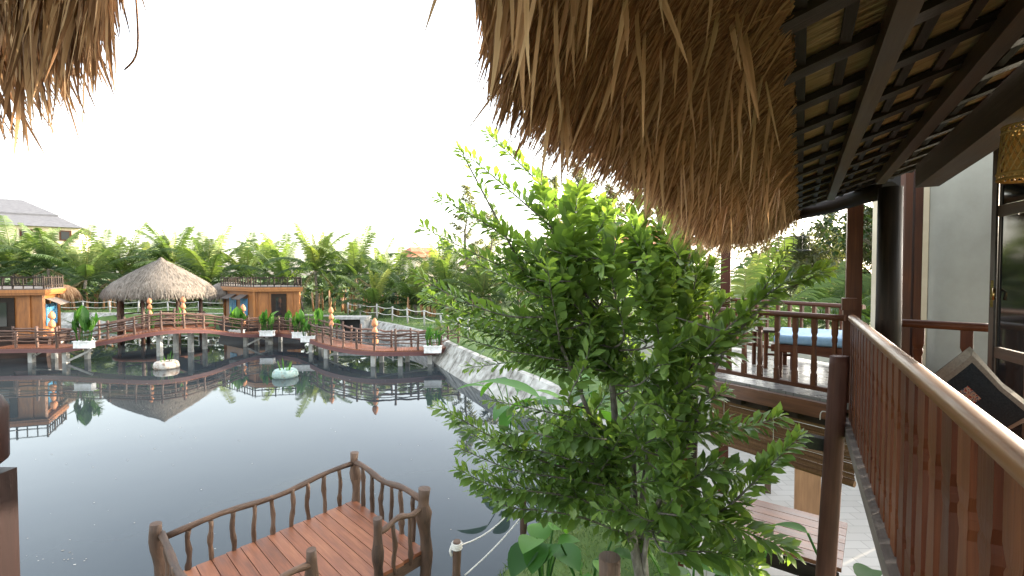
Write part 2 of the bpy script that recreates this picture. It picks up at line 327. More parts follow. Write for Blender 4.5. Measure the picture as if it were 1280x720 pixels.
def mk_water():
    m, n, l, b = newmat('murky pond water')
    tc = n.new('ShaderNodeTexCoord')
    no = n.new('ShaderNodeTexNoise'); no.inputs['Scale'].default_value = .35; no.inputs['Detail'].default_value = 5; l.new(tc.outputs['Object'], no.inputs[0])
    r = ramp(n, [(.3, (.024, .032, .038)), (.6, (.033, .041, .044)), (.75, (.046, .051, .044))]); l.new(no.outputs[0], r.inputs[0]); l.new(r.outputs[0], b.inputs['Base Color'])
    b.inputs['Roughness'].default_value = .008; b.inputs['IOR'].default_value = 1.33; b.inputs['Specular IOR Level'].default_value = .46; b.inputs['Specular Tint'].default_value = (.82, .9, 1, 1)
    wr = n.new('ShaderNodeMapRange'); wr.inputs[1].default_value = .45; wr.inputs[2].default_value = .75; wr.inputs[3].default_value = .006; wr.inputs[4].default_value = .06; l.new(no.outputs[0], wr.inputs[0]); l.new(wr.outputs[0], b.inputs['Roughness'])
    n2 = n.new('ShaderNodeTexNoise'); n2.inputs['Scale'].default_value = 2.2; n2.inputs['Detail'].default_value = 3; l.new(tc.outputs['Object'], n2.inputs[0])
    bp = n.new('ShaderNodeBump'); bp.inputs['Strength'].default_value = .02; bp.inputs['Distance'].default_value = .015; l.new(n2.outputs[0], bp.inputs['Height']); l.new(bp.outputs[0], b.inputs['Normal'])
    return m
M['water'] = mk_water()
def mk_glass():
    m, n, l, b = newmat('dark door glass'); b.inputs['Base Color'].default_value = (.02, .022, .024, 1); b.inputs['Roughness'].default_value = .06
    return m
M['glass'] = mk_glass()

# ------------------------------------------------------------------ pond, ground, water
POND = [(-2.0, -6), (-1.6, 3.5), (-1.0, 6.2), (-.45, 7.6), (.25, 9.2), (1.6, 10.6), (2.6, 12.2), (1.5, 13.6), (-.5, 17.4), (-2.3, 21), (-4.0, 24.8), (-5.2, 28), (-8.5, 33), (-13, 38.5), (-20, 42), (-40, 43.5), (-62, 42), (-75, 28), (-72, 5), (-50, -14), (-15, -14)]
def sdist(x, y):
    best = 1e9; ins = False; n = len(POND)
    for i in range(n):
        ax, ay = POND[i]; bx, by = POND[(i + 1) % n]
        dx, dy = bx - ax, by - ay; t = max(0, min(1, ((x - ax) * dx + (y - ay) * dy) / (dx * dx + dy * dy)))
        q = (ax + t * dx - x) ** 2 + (ay + t * dy - y) ** 2
        if q < best: best = q
        if (ay > y) != (by > y) and x < (bx - ax) * (y - ay) / (by - ay) + ax: ins = not ins
    return -math.sqrt(best) if ins else math.sqrt(best)
def bank(x, y): return .28 + .72 * smooth01((y - 10) / 6)
def gz(x, y):
    s = sdist(x, y)
    if s < -.3: return -1.1
    b = bank(x, y)
    z = -1.1 + (b + 1.1) * smooth01((s + .3) / 1.0)
    return z + (0.06 * noise.noise(Vector((x * .5, y * .5, 0))) if s > .7 else 0)
def steps(a, b, fine0, fine1, df, dc):
    out = []; x = a
    while x < b:
        out.append(x); x += df if fine0 <= x < fine1 else dc * (1 if abs(x) < 120 else 8)
    out.append(b); return out
xs = steps(-900, 900, -30, 12, .6, 3); ys = steps(-300, 1500, -2, 46, .6, 3)
g = MB(); nx = len(xs)
for y in ys:
    for x in xs: g.v.append((x, y, gz(x, y)))
for j in range(len(ys) - 1):
    for i in range(nx - 1):
        a = j * nx + i; g.idx((a, a + 1, a + nx + 1, a + nx), [(0, 0)] * 4, .5, True)
tag(g.build('ground', M['lawn'], local=True), kind='structure')
w = MB(); w.face([(-90, -25, 0), (12, -25, 0), (12, 52, 0), (-90, 52, 0)])
tag(w.build('pond_water', M['water'], local=True), kind='structure')

# floating specks on the water
sp = MB()
for _ in range(110):
    Y = rng.uniform(6.5, 22); px = rng.uniform(-20, 620); p = PX(px, Y, .004)
    if sdist(p.x, p.y) > -.2: continue
    r_ = rng.uniform(.005, .015) * (1 + Y * .03); a0 = rng.random() * 6
    sp.face([(p.x + math.cos(a0 + i * 1.26) * r_ * rng.uniform(.6, 1.6), p.y + math.sin(a0 + i * 1.26) * r_, .004) for i in range(5)], None, rng.random())
for cx, cy, nn in ((70, 698, 14), (215, 545, 8)):
    for _ in range(nn):
        q = P(cx + rng.gauss(0, 22), cy + rng.gauss(0, 4), 5); Y = 5 * E / (E - q.z); p = PX(cx + rng.gauss(0, 22), Y, .004); r_ = rng.uniform(.006, .018)
        a0 = rng.random() * 6
        sp.face([(p.x + math.cos(a0 + i * 1.26) * r_ * rng.uniform(.6, 2), p.y + math.sin(a0 + i * 1.26) * r_, .005) for i in range(5)], None, rng.random())
tag(sp.build('floating_specks', M['concrete']), 'pale specks and petals scattered on the pond surface', 'debris', kind='stuff')

# sloped concrete bank along the right and far shore
def bank_wall(pts, name, label, zoff=0):
    mb = MB(); q = catmull([(x, y, 0) for x, y in pts], 6); L = 0
    rows = []
    for i, p in enumerate(q):
        t = (q[min(i + 1, len(q) - 1)] - q[max(i - 1, 0)]).normalized(); nrm = Vector((t.y, -t.x, 0))
        if sdist(p.x + nrm.x, p.y + nrm.y) < 0: nrm = -nrm
        top = bank(p.x, p.y) + .06
        rows.append([p - nrm * .25 + Vector((0, 0, -.6)), p + Vector((0, 0, .05)), p + nrm * .62 + Vector((0, 0, top)), p + nrm * .85 + Vector((0, 0, top + .02)), p + nrm * .87 + Vector((0, 0, top - .35))])
    for i in range(len(rows) - 1):
        a, b = rows[i], rows[i + 1]; w_ = (b[1] - a[1]).length; rn = rng.random()
        for j in range(4): mb.face([a[j], b[j], b[j + 1], a[j + 1]], [(L, j), (L + w_, j), (L + w_, j + 1), (L, j + 1)], rn)
        L += w_
    for i in range(0, len(rows) - 1, 2):      # rough slab joints, slightly proud strips
        a = rows[i]; d = (rows[i + 1][1] - a[1]).normalized(); nn = Vector((0, 0, .012))
        mb.bar(a[1] + nn, a[2] + nn, .06, .03, (0, 0, 1))
    return tag(mb.build(name, M['concrete']), label, 'retaining wall')
bank_wall(POND[6:11], 'retaining_wall', 'sloped pale concrete bank along right shore behind the leafy shrub')
bank_wall(POND[10:14], 'retaining_wall', 'weathered concrete bank behind the right end of the footbridge')
bank_wall(POND[13:17], 'retaining_wall', 'low pale concrete wall on far shore behind the thatched pavilion')
cv = MB()
c0 = P(436, 411, 35.5); cv.bar(c0 + Vector((-1.0, 0, 0)), c0 + Vector((-1.0, 1.5, 0)), .3, 1.5); cv.bar(c0 + Vector((1.0, 0, 0)), c0 + Vector((1.0, 1.5, 0)), .3, 1.5); cv.bar(c0 + Vector((-1.3, .7, .78)), c0 + Vector((1.3, .7, .78)), 1.3, .2)
dr = thing('drain_culvert', 'pale concrete drain outlet with dark opening in far bank', 'culvert', c0)
cv.build('frame', M['pier'], dr)
k_ = MB(); k_.bar(c0 + Vector((-.84, 1.2, 0)), c0 + Vector((.84, 1.2, 0)), .1, 1.4); k_.build('opening', M['iron'], dr)  # dark slab stands in for the shade inside the drain

# ------------------------------------------------------------------ house with balcony and thatched roof
house = thing('bungalow', 'dark timber bungalow on the right with thatched roof and open balcony', 'house', tuple(FR(2.5, 1.6, -4.2)))
# roof plane: underside rises .33 per metre from the eave line
EAVE_T, SL = .65, .33
def roof_t(s): return EAVE_T + SL * (s + .03)
K0, K1, S1 = -2.2, 5.75, 3.6
lin = MB()
kk = K0
while kk < K1:
    ss = -.05
    while ss < S1:
        lin.face([FR(kk, ss, roof_t(ss) + .024), FR(min(kk + .5, K1), ss, roof_t(ss) + .024), FR(min(kk + .5, K1), ss + .4, roof_t(ss + .4) + .024), FR(kk, ss + .4, roof_t(ss + .4) + .024)],
                 [(kk, ss), (kk + .5, ss), (kk + .5, ss + .4), (kk, ss + .4)], rng.uniform(.35, .6)); ss += .4
    kk += .5
for _ in range(2600):
    k_r = rng.uniform(.2, K1 - .1); s_r = rng.uniform(-.02, 1.6)
    lin.blade(FR(k_r, s_r, roof_t(s_r) + .0185 + rng.random() * .004), FR(rng.gauss(0, .12), -1, -SL) - FR(0, 0, 0), rng.uniform(.2, .4), rng.uniform(.004, .009), 0, side=FR(1, 0, 0) - FR(0, 0, 0))
roof = lin.build('reed_lining', M['straw_in'], house)
top = MB()                                    # outer slope of the roof
for i in range(16):
    for j in range(8):
        def T(a, b_): s_ = -.55 + b_ * .65; return FR(K0 - .3 + a * .52, s_, .62 + .52 * (s_ + .55) + .02 * math.sin(a * 3.1 + b_ * 2))
        top.face([T(i, j), T(i, j + 1), T(i + 1, j + 1), T(i + 1, j)], [(i * .52, j), (i * .52, j + 1), (i * .52 + .52, j + 1), (i * .52 + .52, j)], rng.random(), True)
top.build('outer_thatch', M['straw'], roof)
kr = .34
while kr < K1:                                 # dark rafters running up the slope
    b = MB(); b.bar(FR(kr, -.06, roof_t(-.06)), FR(kr, S1 - .1, roof_t(S1 - .1)), .085, .025, FR(0, -SL, 1) - FR(0, 0, 0)); b.build('rafter', M['dark_wood'], roof); kr += .37
for i, s_ in enumerate((-.01, .105, .33, .45, .58, .72, .86, 1.0, 1.15, 1.3, 1.5, 1.8, 2.2, 2.6, 3.0)):
    b = MB(); t_ = roof_t(s_) + .009; b.bar(FR(K0, s_, t_), FR(K1, s_, t_), .03, .02); b.build('batten', M['dark_wood'], roof)
for s_, w_, h_ in ((.215, .055, .07), (.56, .06, .075), (1.35, .09, .12)):
    b = MB(); t_ = roof_t(s_) - .014 - h_ / 2; b.bar(FR(K0, s_, t_), FR(5.05, s_, t_), w_, h_); b.build('purlin', M['brown_wood'], roof)
b = MB(); b.bar(FR(K0, .70, .655), FR(4.1, .70, .645), .12, .15); b.build('wall_plate', M['brown_wood'], house)
b = MB(); b.tube([P(992, 268, 5.35), P(1040, 257, 5.0), P(1085, 243, 4.6), P(1112, 237, 4.3)], [.07, .075, .08, .075], 10); b.build('tie_beam', M['dark_wood'], house)

# thatch skirt: inner eave line and hanging tip line, both real curves in space
inner_k = [-.6, .2, .9, 1.6, 2.4, 3.4, 4.6, 5.4, 5.75]
tip_pts = [P(545, -330, .62), P(600, -30, .92), P(650, 108, .98), P(745, 178, 1.45), P(825, 228, 2.1), P(868, 272, 2.9), P(905, 292, 3.8), P(958, 284, 4.75), P(999, 258, 5.25)]
NI = 12
inn = catmull([FR(k, -.03, EAVE_T) for k in inner_k], NI); tip = catmull(tip_pts, NI)
def skirt(u, f):                               # u 0..1 along, f 0 inner .. 1 tip
    x = u * (len(inn) - 1); i = min(int(x), len(inn) - 2); a = x - i
    A = inn[i].lerp(inn[i + 1], a); B = tip[i].lerp(tip[i + 1], a)
    p = A.lerp(B, f); n_ = FR(0, -1, .25) - FR(0, 0, 0)
    return p + Vector((0, 0, .05)) * math.sin(f * math.pi)
th = MB(); NU, NF = 150, 14
for i in range(NU):
    for j in range(NF):
        u0, u1, f0, f1 = i / NU, (i + 1) / NU, j / NF * .97, (j + 1) / NF * .97
        th.face([skirt(u0, f0), skirt(u0, f1), skirt(u1, f1), skirt(u1, f0)], [(u0 * 7, f0 * .6), (u0 * 7, f1 * .6), (u1 * 7, f1 * .6), (u1 * 7, f0 * .6)], rng.uniform(.15, .5))
for _ in range(26000):                          # fine straw lying along the skirt
    u = rng.random() ** .85; f = rng.uniform(-.02, .93)
    p = skirt(u, f); q = skirt(min(1, max(0, u + .010 + rng.gauss(0, .006))), min(1.0, f + .12))
    d = (q - p).normalized(); L = rng.uniform(.13, .30); off = Vector((-.25, -.35, -.9)) * rng.uniform(.001, .012)
    sc = .5 + .8 * u
    th.blade(p + off, d + Vector((rng.gauss(0, .035), rng.gauss(0, .035), -.22)), L * min(1.1, sc), rng.uniform(.0022, .0055) * (1 + .5 * u), rng.uniform(.02, .18), .12 + rng.random() ** 1.2 * .8, 3, d.cross(Vector((.2, .3, 1)) + Vector((rng.gauss(0, .4), rng.gauss(0, .4), 0))), rng.gauss(0, .05))
for _ in range(5200):                           # fringe of hanging leaves at the tips
    u = rng.random() ** .9; f = rng.uniform(.62, 1.0)
    p = skirt(u, f); q = skirt(u, min(1.0, f + .1)); p0 = skirt(u, f - .1); d = (p - p0).normalized()
    L = rng.uniform(.06, .17) * (.55 + .9 * u) * (1.5 if rng.random() < .12 else 1)
    th.blade(p, d * .8 + Vector((rng.gauss(0, .09), rng.gauss(0, .09), -.55)), L, rng.uniform(.0028, .0075) * (1 + .4 * u), rng.uniform(.2, .8), None, 4, None, rng.gauss(0, .12))
for _ in range(230):                            # loose long leaves
    u = rng.uniform(.12, .9) ** 1.1; f = rng.uniform(.15, .9); p = skirt(u, f) + Vector((-.01, -.02, -.02))
    th.blade(p, Vector((rng.gauss(0, .15) - .1, rng.gauss(0, .15), -1)), rng.uniform(.14, .34) * (.6 + u * .7), rng.uniform(.006, .012), .4, rng.uniform(.55, 1), 5, Vector((1, rng.gauss(0, .5), 0)), rng.gauss(0, .13))
th.build('thatch_eave', M['straw'], house)
# the same eave coming down again on the left of the viewer
inn2 = catmull([P(190, -330, .95), P(110, -240, 1.0), P(-10, -160, 1.06), P(-200, -110, 1.1), P(-480, -90, 1.1)], 10)
tip2 = catmull([P(160, -170, .85), P(118, -8, .88), P(50, 48, .92), P(-60, 95, .95), P(-400, 180, .95)], 10)
def skirt2(u, f):
    x = u * (len(inn2) - 1); i = min(int(x), len(inn2) - 2); a = x - i
    return inn2[i].lerp(inn2[i + 1], a).lerp(tip2[i].lerp(tip2[i + 1], a), f)
t2 = MB()
for i in range(40):
    for j in range(8):
        u0, u1, f0, f1 = i / 40, (i + 1) / 40, j / 8 * .9, (j + 1) / 8 * .9
        t2.face([skirt2(u0, f0), skirt2(u0, f1), skirt2(u1, f1), skirt2(u1, f0)], [(u0 * 2, f0 * .6), (u0 * 2, f1 * .6), (u1 * 2, f1 * .6), (u1 * 2, f0 * .6)], rng.uniform(.1, .4))
for _ in range(3600):
    u = rng.random(); f = rng.uniform(.1, 1.0); p = skirt2(u, f); d = (skirt2(u, 1) - skirt2(u, 0)).normalized()
    t2.blade(p + Vector((0, -.012, -.004)) * rng.random(), d + Vector((rng.gauss(0, .16), rng.gauss(0, .16), -.35)), rng.uniform(.08, .24) * (1.25 if rng.random() < .1 else 1), rng.uniform(.0025, .0085), rng.uniform(0, .5), None, 4, Vector((1, rng.gauss(0, .6), rng.gauss(0, .2))), rng.gauss(0, .13))
t2.build('thatch_eave', M['straw'], house)
# eyebrow of the roof that arches over the viewer and joins both eaves
fr_ = list(reversed(inn2)) + catmull([P(190, -330, .95), P(280, -440, .9), P(420, -480, .75), P(545, -400, .62)], 8)[1:] + [FR(k, -.03, EAVE_T) for k in (-.55, -.2, .2, .6, 1.0, 1.4)]
def brow(i, f, lift):
    p = fr_[i]; q = Vector((max(p.x, -2.6) * .8 - .1, -2.4, E + 1.75)); r_ = p.lerp(q, f); return Vector((r_.x, r_.y, r_.z + .35 * math.sin(f * math.pi) * .5 + lift * min(1, .35 + f * 3)))
for lift, nm, mt_ in ((.0, 'reed_lining', 'straw_in'), (.2, 'outer_thatch', 'straw')):
    bm_ = MB()
    for i in range(len(fr_) - 1):
        for j in range(8): bm_.face([brow(i, j / 8, lift), brow(i + 1, j / 8, lift), brow(i + 1, (j + 1) / 8, lift), brow(i, (j + 1) / 8, lift)], [(i * .2, j * .4), (i * .2 + .2, j * .4), (i * .2 + .2, j * .4 + .4), (i * .2, j * .4 + .4)], rng.uniform(.3, .6), True)
    if lift:
        for _ in range(5000):
            i = rng.randrange(len(fr_) - 1); f = rng.random(); p = brow(i, f, lift).lerp(brow(i + 1, f, lift), rng.random()); bm_.blade(p + Vector((0, 0, .012)), brow(i, max(0, f - .1), lift) - brow(i, f + .05, lift), rng.uniform(.2, .4), .012, .2, None, 3)
        for _ in range(900):
            i = rng.randrange(len(inn2) - 1, len(fr_) - 7); p = fr_[i].lerp(fr_[i + 1], rng.random()); bm_.blade(p + Vector((0, 0, .07 * rng.random())), (rng.gauss(0, .1), .6, -.6), rng.uniform(.08, .16), .009, .8, None, 3)
    bm_.build(nm, M[mt_], house)
for (a, b_, c) in (((168, -30), (172, 60), (155, 88)), ((125, -20), (135, 25), (146, 45)), ((597, -10), (603, 30), (610, 60))):
    wp = MB(); wp.tube(catmull([P(*a, .9), P(*b_, .9), P(*c, .9)], 5), [.0018] * 10 + [.0008], 5); wp.build('loose_straw', M['straw'], house)

# floor, columns and walls of the house
b = MB(); b.prism([FR(-1.4, -1.6, 0)[:2], FR(-1.4, 2.3, 0)[:2], FR(4.95, 2.3, 0)[:2], FR(4.95, .46, 0)[:2], FR(1.0, .46, 0)[:2], FR(1.0, -1.6, 0)[:2]], E - 1.55, E - 1.43); b.build('balcony_floor', M['deck_wood'], house)
b = MB(); c = PX(1111, 4.22, 0); b.tube([(c.x, c.y, E - 1.43), (c.x + .004, c.y, E - .4), (c.x - .003, c.y, E + .76)], [.098, .094, .09], 18); b.build('column', M['column'], house)
b = MB(); b.tube([P(1066, 395, 5.0), P(1066, 330, 5.0), P(1068, 246, 5.0)], .001, 4)
b = MB(); b.bar(PX(1067, 5.0, E - 1.43), PX(1067, 5.0, E + .74), .135, .135, (.6, 1, 0)); b.build('post', M['rail'], house)
b = MB(); b.tube(catmull([PX(1036, 4.35, .1), PX(1037, 4.38, 1.4), PX(1044, 4.46, 2.6), PX(1051, 4.5, E - .86), PX(1050, 4.5, E - .84)], 3), [.08] * 10 + [.078, .066, .035], 16); b.build('stilt', M['stilt'], house)
for k_s in (1.0, -1.0):
    b = MB(); b.tube([FR(k_s, .62, -4.4), FR(k_s, .62, -1.55)], .11, 14); b.build('stilt', M['dark_wood'], house)
b = MB(); b.bar(FR(-1.2, .55, -1.62), FR(4.7, .55, -1.62), .1, .14); b.build('floor_beam', M['dark_wood'], house)
b = MB(); b.bar(FR(-1.2, 2.25, -1.43) + Vector((0, 0, 1.6)), FR(3.7, 2.25, -1.43) + Vector((0, 0, 1.6)), .12, 3.2); b.build('wall', M['dark_wood'], house)
def panel(name, mat, a, b_, ya, yb, t0, t1, th_, par=house):
    A = PX(a, ya, E + (t0 + t1) / 2); B = PX(b_, yb, E + (t0 + t1) / 2); m = MB(); m.bar(A, B, th_, t1 - t0, (0, 0, 1)); return m.build(name, M[mat], par)
panel('side_wall', 'plaster', 1160, 1262, 5.7, 4.9, -1.43, 1.55, .12)
panel('sunlit_wall_edge', 'cream', 1149, 1159.5, 5.75, 5.7, -1.43, 1.5, .16)  # strip of warm cream paints sunlight onto the wall edge
panel('sunlit_wall_edge', 'cream', 1093, 1105, 6.3, 6.2, -1.43, 1.2, .14)  # another edge with the sunlight put into its colour
panel('dark_room_panel', 'column', 1105, 1149, 6.15, 5.85, -1.43, 1.45, .06)  # dark sheet stands in for the shaded room behind the frame
for px in (1131, 1144):
    q = PX(px, 5.55, 0); b = MB(); b.bar((q.x, q.y, E - 1.43), (q.x, q.y, E + 1.2), .07, .09); b.build('door_frame', M['rail'], house)
# open glazed door leaf
A, B = PX(1243, 3.25, 0), PX(1296, 2.85, 0)
dd = (B - A).normalized(); W = (B - A).length
def dp(f, t): return Vector((A.x + dd.x * W * f, A.y + dd.y * W * f, E + t))
dm = MB(); n_d = Vector((dd.y, -dd.x, 0))
for f in (0.05, .95): dm.bar(dp(f, -1.4), dp(f, 1.0), .055, .045, n_d)
for t_ in (-1.3, -.52, .42, .95): dm.bar(dp(.12, t_), dp(.88, t_), .035, .07 if t_ > -1 else .16)
door = dm.build('door', M['brown_wood'], house)
gl = MB()
for t0, t1 in ((-1.2, -.56), (-.48, .38), (.46, .91)): gl.bar(dp(.13, (t0 + t1) / 2), dp(.87, (t0 + t1) / 2), .01, t1 - t0)
gl.build('pane', M['glass'], door)
h = MB(); q = dp(.0, -.14); h.tube([q + Vector((0, -.0, .05)), q + Vector((-.03, -.03, .05)), q + Vector((-.06, -.06, .02)), q + Vector((-.055, -.05, -.03))], .009, 8); h.bar(q + Vector((-.02, -.02, -.08)), q + Vector((-.02, -.02, .1)), .02, .03); h.build('handle', M['brass'], door)
h = MB(); q = dp(.03, .4); h.tube([dp(.03, -1.3) + Vector((-.03, -.03, 0)), dp(.03, 1.0) + Vector((-.03, -.03, 0))], .007, 6); h.build('bolt_rod', M['iron'], door)

# ------------------------------------------------------------------ railings
def baluster(mb, p, z0, z1, d, w, th_, flat=True):      # turned flat board: plain foot, waist, swelling, neck
    d = Vector(d).normalized(); n_ = Vector((d.y, -d.x, 0)); h_ = z1 - z0
    prof = [(0, 1), (.17, 1), (.185, .72), (.21, .72), (.25, .92), (.45, .78), (.66, .58), (.70, .80), (.73, .80), (.75, .62), (.80, .95), (1, .95)]
    n0 = len(mb.v); rn = rng.random(); o = rn * 37
    for f, k in prof:
        ww = w / 2 * k; tt = th_ / 2 * (k if not flat else .55 + .45 * k)
        for a, b_ in ((-1, -1), (1, -1), (1, 1), (-1, 1)): mb.v.append(tuple(Vector((p[0], p[1], z0 + f * h_)) + d * (a * ww) + n_ * (b_ * tt)))
    for i in range(len(prof) - 1):
        for j in range(4):
            j2 = (j + 1) % 4
            mb.idx((n0 + i * 4 + j, n0 + i * 4 + j2, n0 + i * 4 + 4 + j2, n0 + i * 4 + 4 + j), [(o + j * w, o + prof[i][0]), (o + j * w + w, o + prof[i][0]), (o + j * w + w, o + prof[i + 1][0]), (o + j * w, o + prof[i + 1][0])], rn, False)
def railing(name, label, A, B, t_top, t_bot, spacing, w, th_, mat='rail', topmat=None, top_w=.075, top_h=.055, bot_w=.06, bot_h=.05, group=None, n_over=None, botmat=None, round_top=True):
    A = Vector((A[0], A[1], 0)); B = Vector((B[0], B[1], 0)); d = (B - A).normalized(); L = (B - A).length
    r = thing(name, label, 'railing', (A + B) / 2 + Vector((0, 0, E + t_bot)), group)
    U = lambda q, t: Vector((q.x, q.y, E + t))
    m = MB()
    if round_top:                               # rounded handrail profile
        s = Vector((d.y, -d.x, 0)); pr = [(-1, -.9), (-1, .2), (-.8, .7), (-.35, 1), (.35, 1), (.8, .7), (1, .2), (1, -.9), (.6, -1), (-.6, -1)]
        n0 = len(m.v); rings = 12; o = rng.random() * 9
        for i in range(rings + 1):
            q = A.lerp(B, i / rings)
            for a, b_ in pr: m.v.append(tuple(U(q, t_top - top_h / 2) + s * (a * top_w / 2) + Vector((0, 0, b_ * top_h / 2))))
        k = len(pr)
        for i in range(rings):
            for j in range(k):
                j2 = (j + 1) % k; v0, v1 = o + L * i / rings, o + L * (i + 1) / rings
                m.idx((n0 + i * k + j, n0 + i * k + j2, n0 + (i + 1) * k + j2, n0 + (i + 1) * k + j), [(j * .02, v0), (j * .02 + .02, v0), (j * .02 + .02, v1), (j * .02, v1)], .5, True)
        for i, rv in ((0, 1), (rings, 0)):
            ids = [n0 + i * k + j for j in range(k)]; ids = ids[::-1] if rv else ids
            m.idx(ids, [(0, 0)] * k, .5, False)
    else: m.bar(U(A, t_top - top_h / 2), U(B, t_top - top_h / 2), top_w, top_h)
    m.build('top_rail', M[topmat or mat], r)
    m = MB(); m.bar(U(A, t_bot), U(B, t_bot), bot_w, bot_h); m.build('bottom_rail', M[botmat or mat], r)
    n = max(2, int(L / spacing)); 
    for i in range(n):
        q = A.lerp(B, (i + .5) / n); m = MB(); baluster(m, q, E + t_bot + bot_h / 2, E + t_top - top_h, d, w, th_); m.build('baluster', M[mat], r)
    return r
RA, RB = FR(-.35, .44, 0), FR(5.72, .44, 0)
rail_main = railing('balcony_railing', 'long polished balcony railing with handrail in painted golden sheen running away on the right', RA, RB, -.395, -1.46, .19, .135, .035, 'rail', 'rail_sheen', .072, .052, .13, .10, botmat='grey_wood')
fl, fr = Vector((2.30, 6.45, 0)), Vector((3.36, 4.82, 0)); bl, br = Vector((3.86, 8.75, 0)), Vector((4.85, 6.6, 0))
railing('veranda_railing', 'dark red front railing of the tiled veranda beside the leafy shrub', fl, fr, -.41, -1.20, .185, .05, .045, 'rail', None, .08, .06, .05, .045)
railing('veranda_railing', 'back railing of the tiled veranda behind the blue daybed', bl, br, -.42, -1.2, .19, .05, .045, 'rail', None, .08, .06, .05, .045)
railing('veranda_railing', 'sunlit left side railing of the tiled veranda', fl + Vector((.05, .12, 0)), bl + Vector((-.05, -.08, 0)), -.43, -1.2, .19, .05, .045, 'rail', None, .08, .06, .05, .045)
railing('divider_railing', 'short railing with chunky balusters between black column and glazed door', PX(1122, 4.42, 0), PX(1243, 3.98, 0), -.41, -1.25, .23, .085, .075, 'rail', None, .08, .07, .06, .06)
nw = thing('newel_post', 'square capped newel post at far end of the long balcony handrail', 'post', PX(1062, 4.86, E - 1.4))
m = MB(); m.bar(PX(1062, 4.86, E - 1.4), PX(1062, 4.86, E - .36), .10, .10, (.6, 1, 0)); m.build('shaft', M['rail'], nw)
m = MB(); q = PX(1062, 4.86, 0); m.bar((q.x, q.y, E - .36), (q.x, q.y, E - .24), .125, .125, (.6, 1, 0)); m.build('cap', M['rail'], nw)
# left newel by the viewer with a handrail
ln = thing('newel_post', 'dark red newel post at the left edge of the photo', 'post', (-1.115, 1.0, E - 1.43))
m = MB(); m.bar((-1.165, 1.0, E - 1.43), (-1.165, 1.0, E - .43), .12, .12, (0, 1, 0)); m.build('shaft', M['newel'], ln)
m = MB(); m.tube([(-1.165, 1.0, E - .445), (-1.165, 1.0, E - .415), (-1.165, 1.0, E - .40), (-1.165, 1.0, E - .29), (-1.165, 1.0, E - .265), (-1.165, 1.0, E - .25)], [.058, .058, .075, .076, .066, .03], 18); m.build('cap', M['newel'], ln)
m = MB(); m.bar((-1.15, .935, E - .56), (-1.36, .15, E - .56), .07, .06); m.build('handrail', M['grey_wood'], ln)

# ------------------------------------------------------------------ veranda beyond the corner
ver = thing('veranda', 'raised tiled veranda on timber posts behind the leafy shrub', 'veranda', tuple(Vector((3.5, 6.6, .3))))
ex = Vector((5.1, 4.2, 0))
m = MB(); m.prism([fl[:2], fr[:2], (4.2, 3.9), (5.6, 5.1), br[:2], bl[:2]], E - 1.36, E - 1.30); m.build('tiled_floor', M['tile'], ver)
dfr = (fr - fl).normalized(); nfr = Vector((-dfr.y, dfr.x, 0)); nfr = nfr if nfr.x < 0 else -nfr
m = MB(); m.bar(fl + nfr * .05 - dfr * .1 + Vector((0, 0, E - 1.41)), fr + nfr * .05 - dfr * .02 + Vector((0, 0, E - 1.41)), .07, .16); m.build('edge_beam', M['beam_wood'], ver)
m = MB(); m.bar(fl + (bl - fl).normalized() * .0 + Vector((-.04, .0, E - 1.41)), bl + Vector((-.04, 0, E - 1.41)), .07, .16); m.build('edge_beam', M['beam_wood'], ver)
m = MB(); m.bar(fl - nfr * .15 + Vector((0, 0, E - 1.52)), fr - nfr * .15 + Vector((0, 0, E - 1.52)), .12, .16); m.build('floor_beam', M['dark_wood'], ver)
for i in range(6):
    q = fl.lerp(fr, (i + .5) / 6) ; m = MB(); m.bar(q - nfr * .0 + Vector((0, 0, E - 1.43 - .08)), q - nfr * 1.6 + Vector((0, 0, E - 1.43 - .08)), .07, .12); m.build('joist', M['dark_wood'], ver)
for a, t1, w_ in ((PX(907, 8.6, 0), .9, .16), (PX(858, 6.75, 0), .9, .13)):
    m = MB(); m.bar((a.x, a.y, .3), (a.x, a.y, E + t1), w_, w_, (.5, 1, 0)); m.build('post', M['rail'], ver)
m = MB(); q = PX(868, 6.6, 0); m.bar((q.x, q.y, .3), (q.x, q.y, E - 1.5), .12, .12, (.5, 1, 0)); m.build('post', M['dark_wood'], ver)
# lower storey: floor, platform, posts
m = MB(); m.prism([(2.4, 6.6), (4.2, 5.0), (9, 9), (7.5, 13), (4, 11)], .1, E - 3.95); m.build('lower_floor', M['pale_floor'], ver)
q = P(1009, 612, 7.8); m = MB(); m.bar((q.x, q.y, E - 3.95), (q.x, q.y, E - 3.1), .36, .16, (.5, 1, 0)); m.build('pedestal', M['pale_wood'], ver)
q = P(960, 585, 8.6); m = MB(); m.bar((q.x, q.y, E - 3.95), (q.x, q.y, E - 1.5), .1, .1, (.5, 1, 0)); m.build('post', M['brown_wood'], ver)
m = MB(); m.bar((3.3, 12.2, E - 2.8), (9.6, 9.2, E - 2.8), .15, 2.5); m.build('sun_block_wall', M['plaster'], ver)  # hidden wall added to keep the sun off the lower floor
m = MB(); m.bar((9.7, 9.1, E - 2.8), (7.0, 4.5, E - 2.8), .15, 2.5); m.build('sun_block_wall', M['plaster'], ver)  # added wall that closes the sun side as well
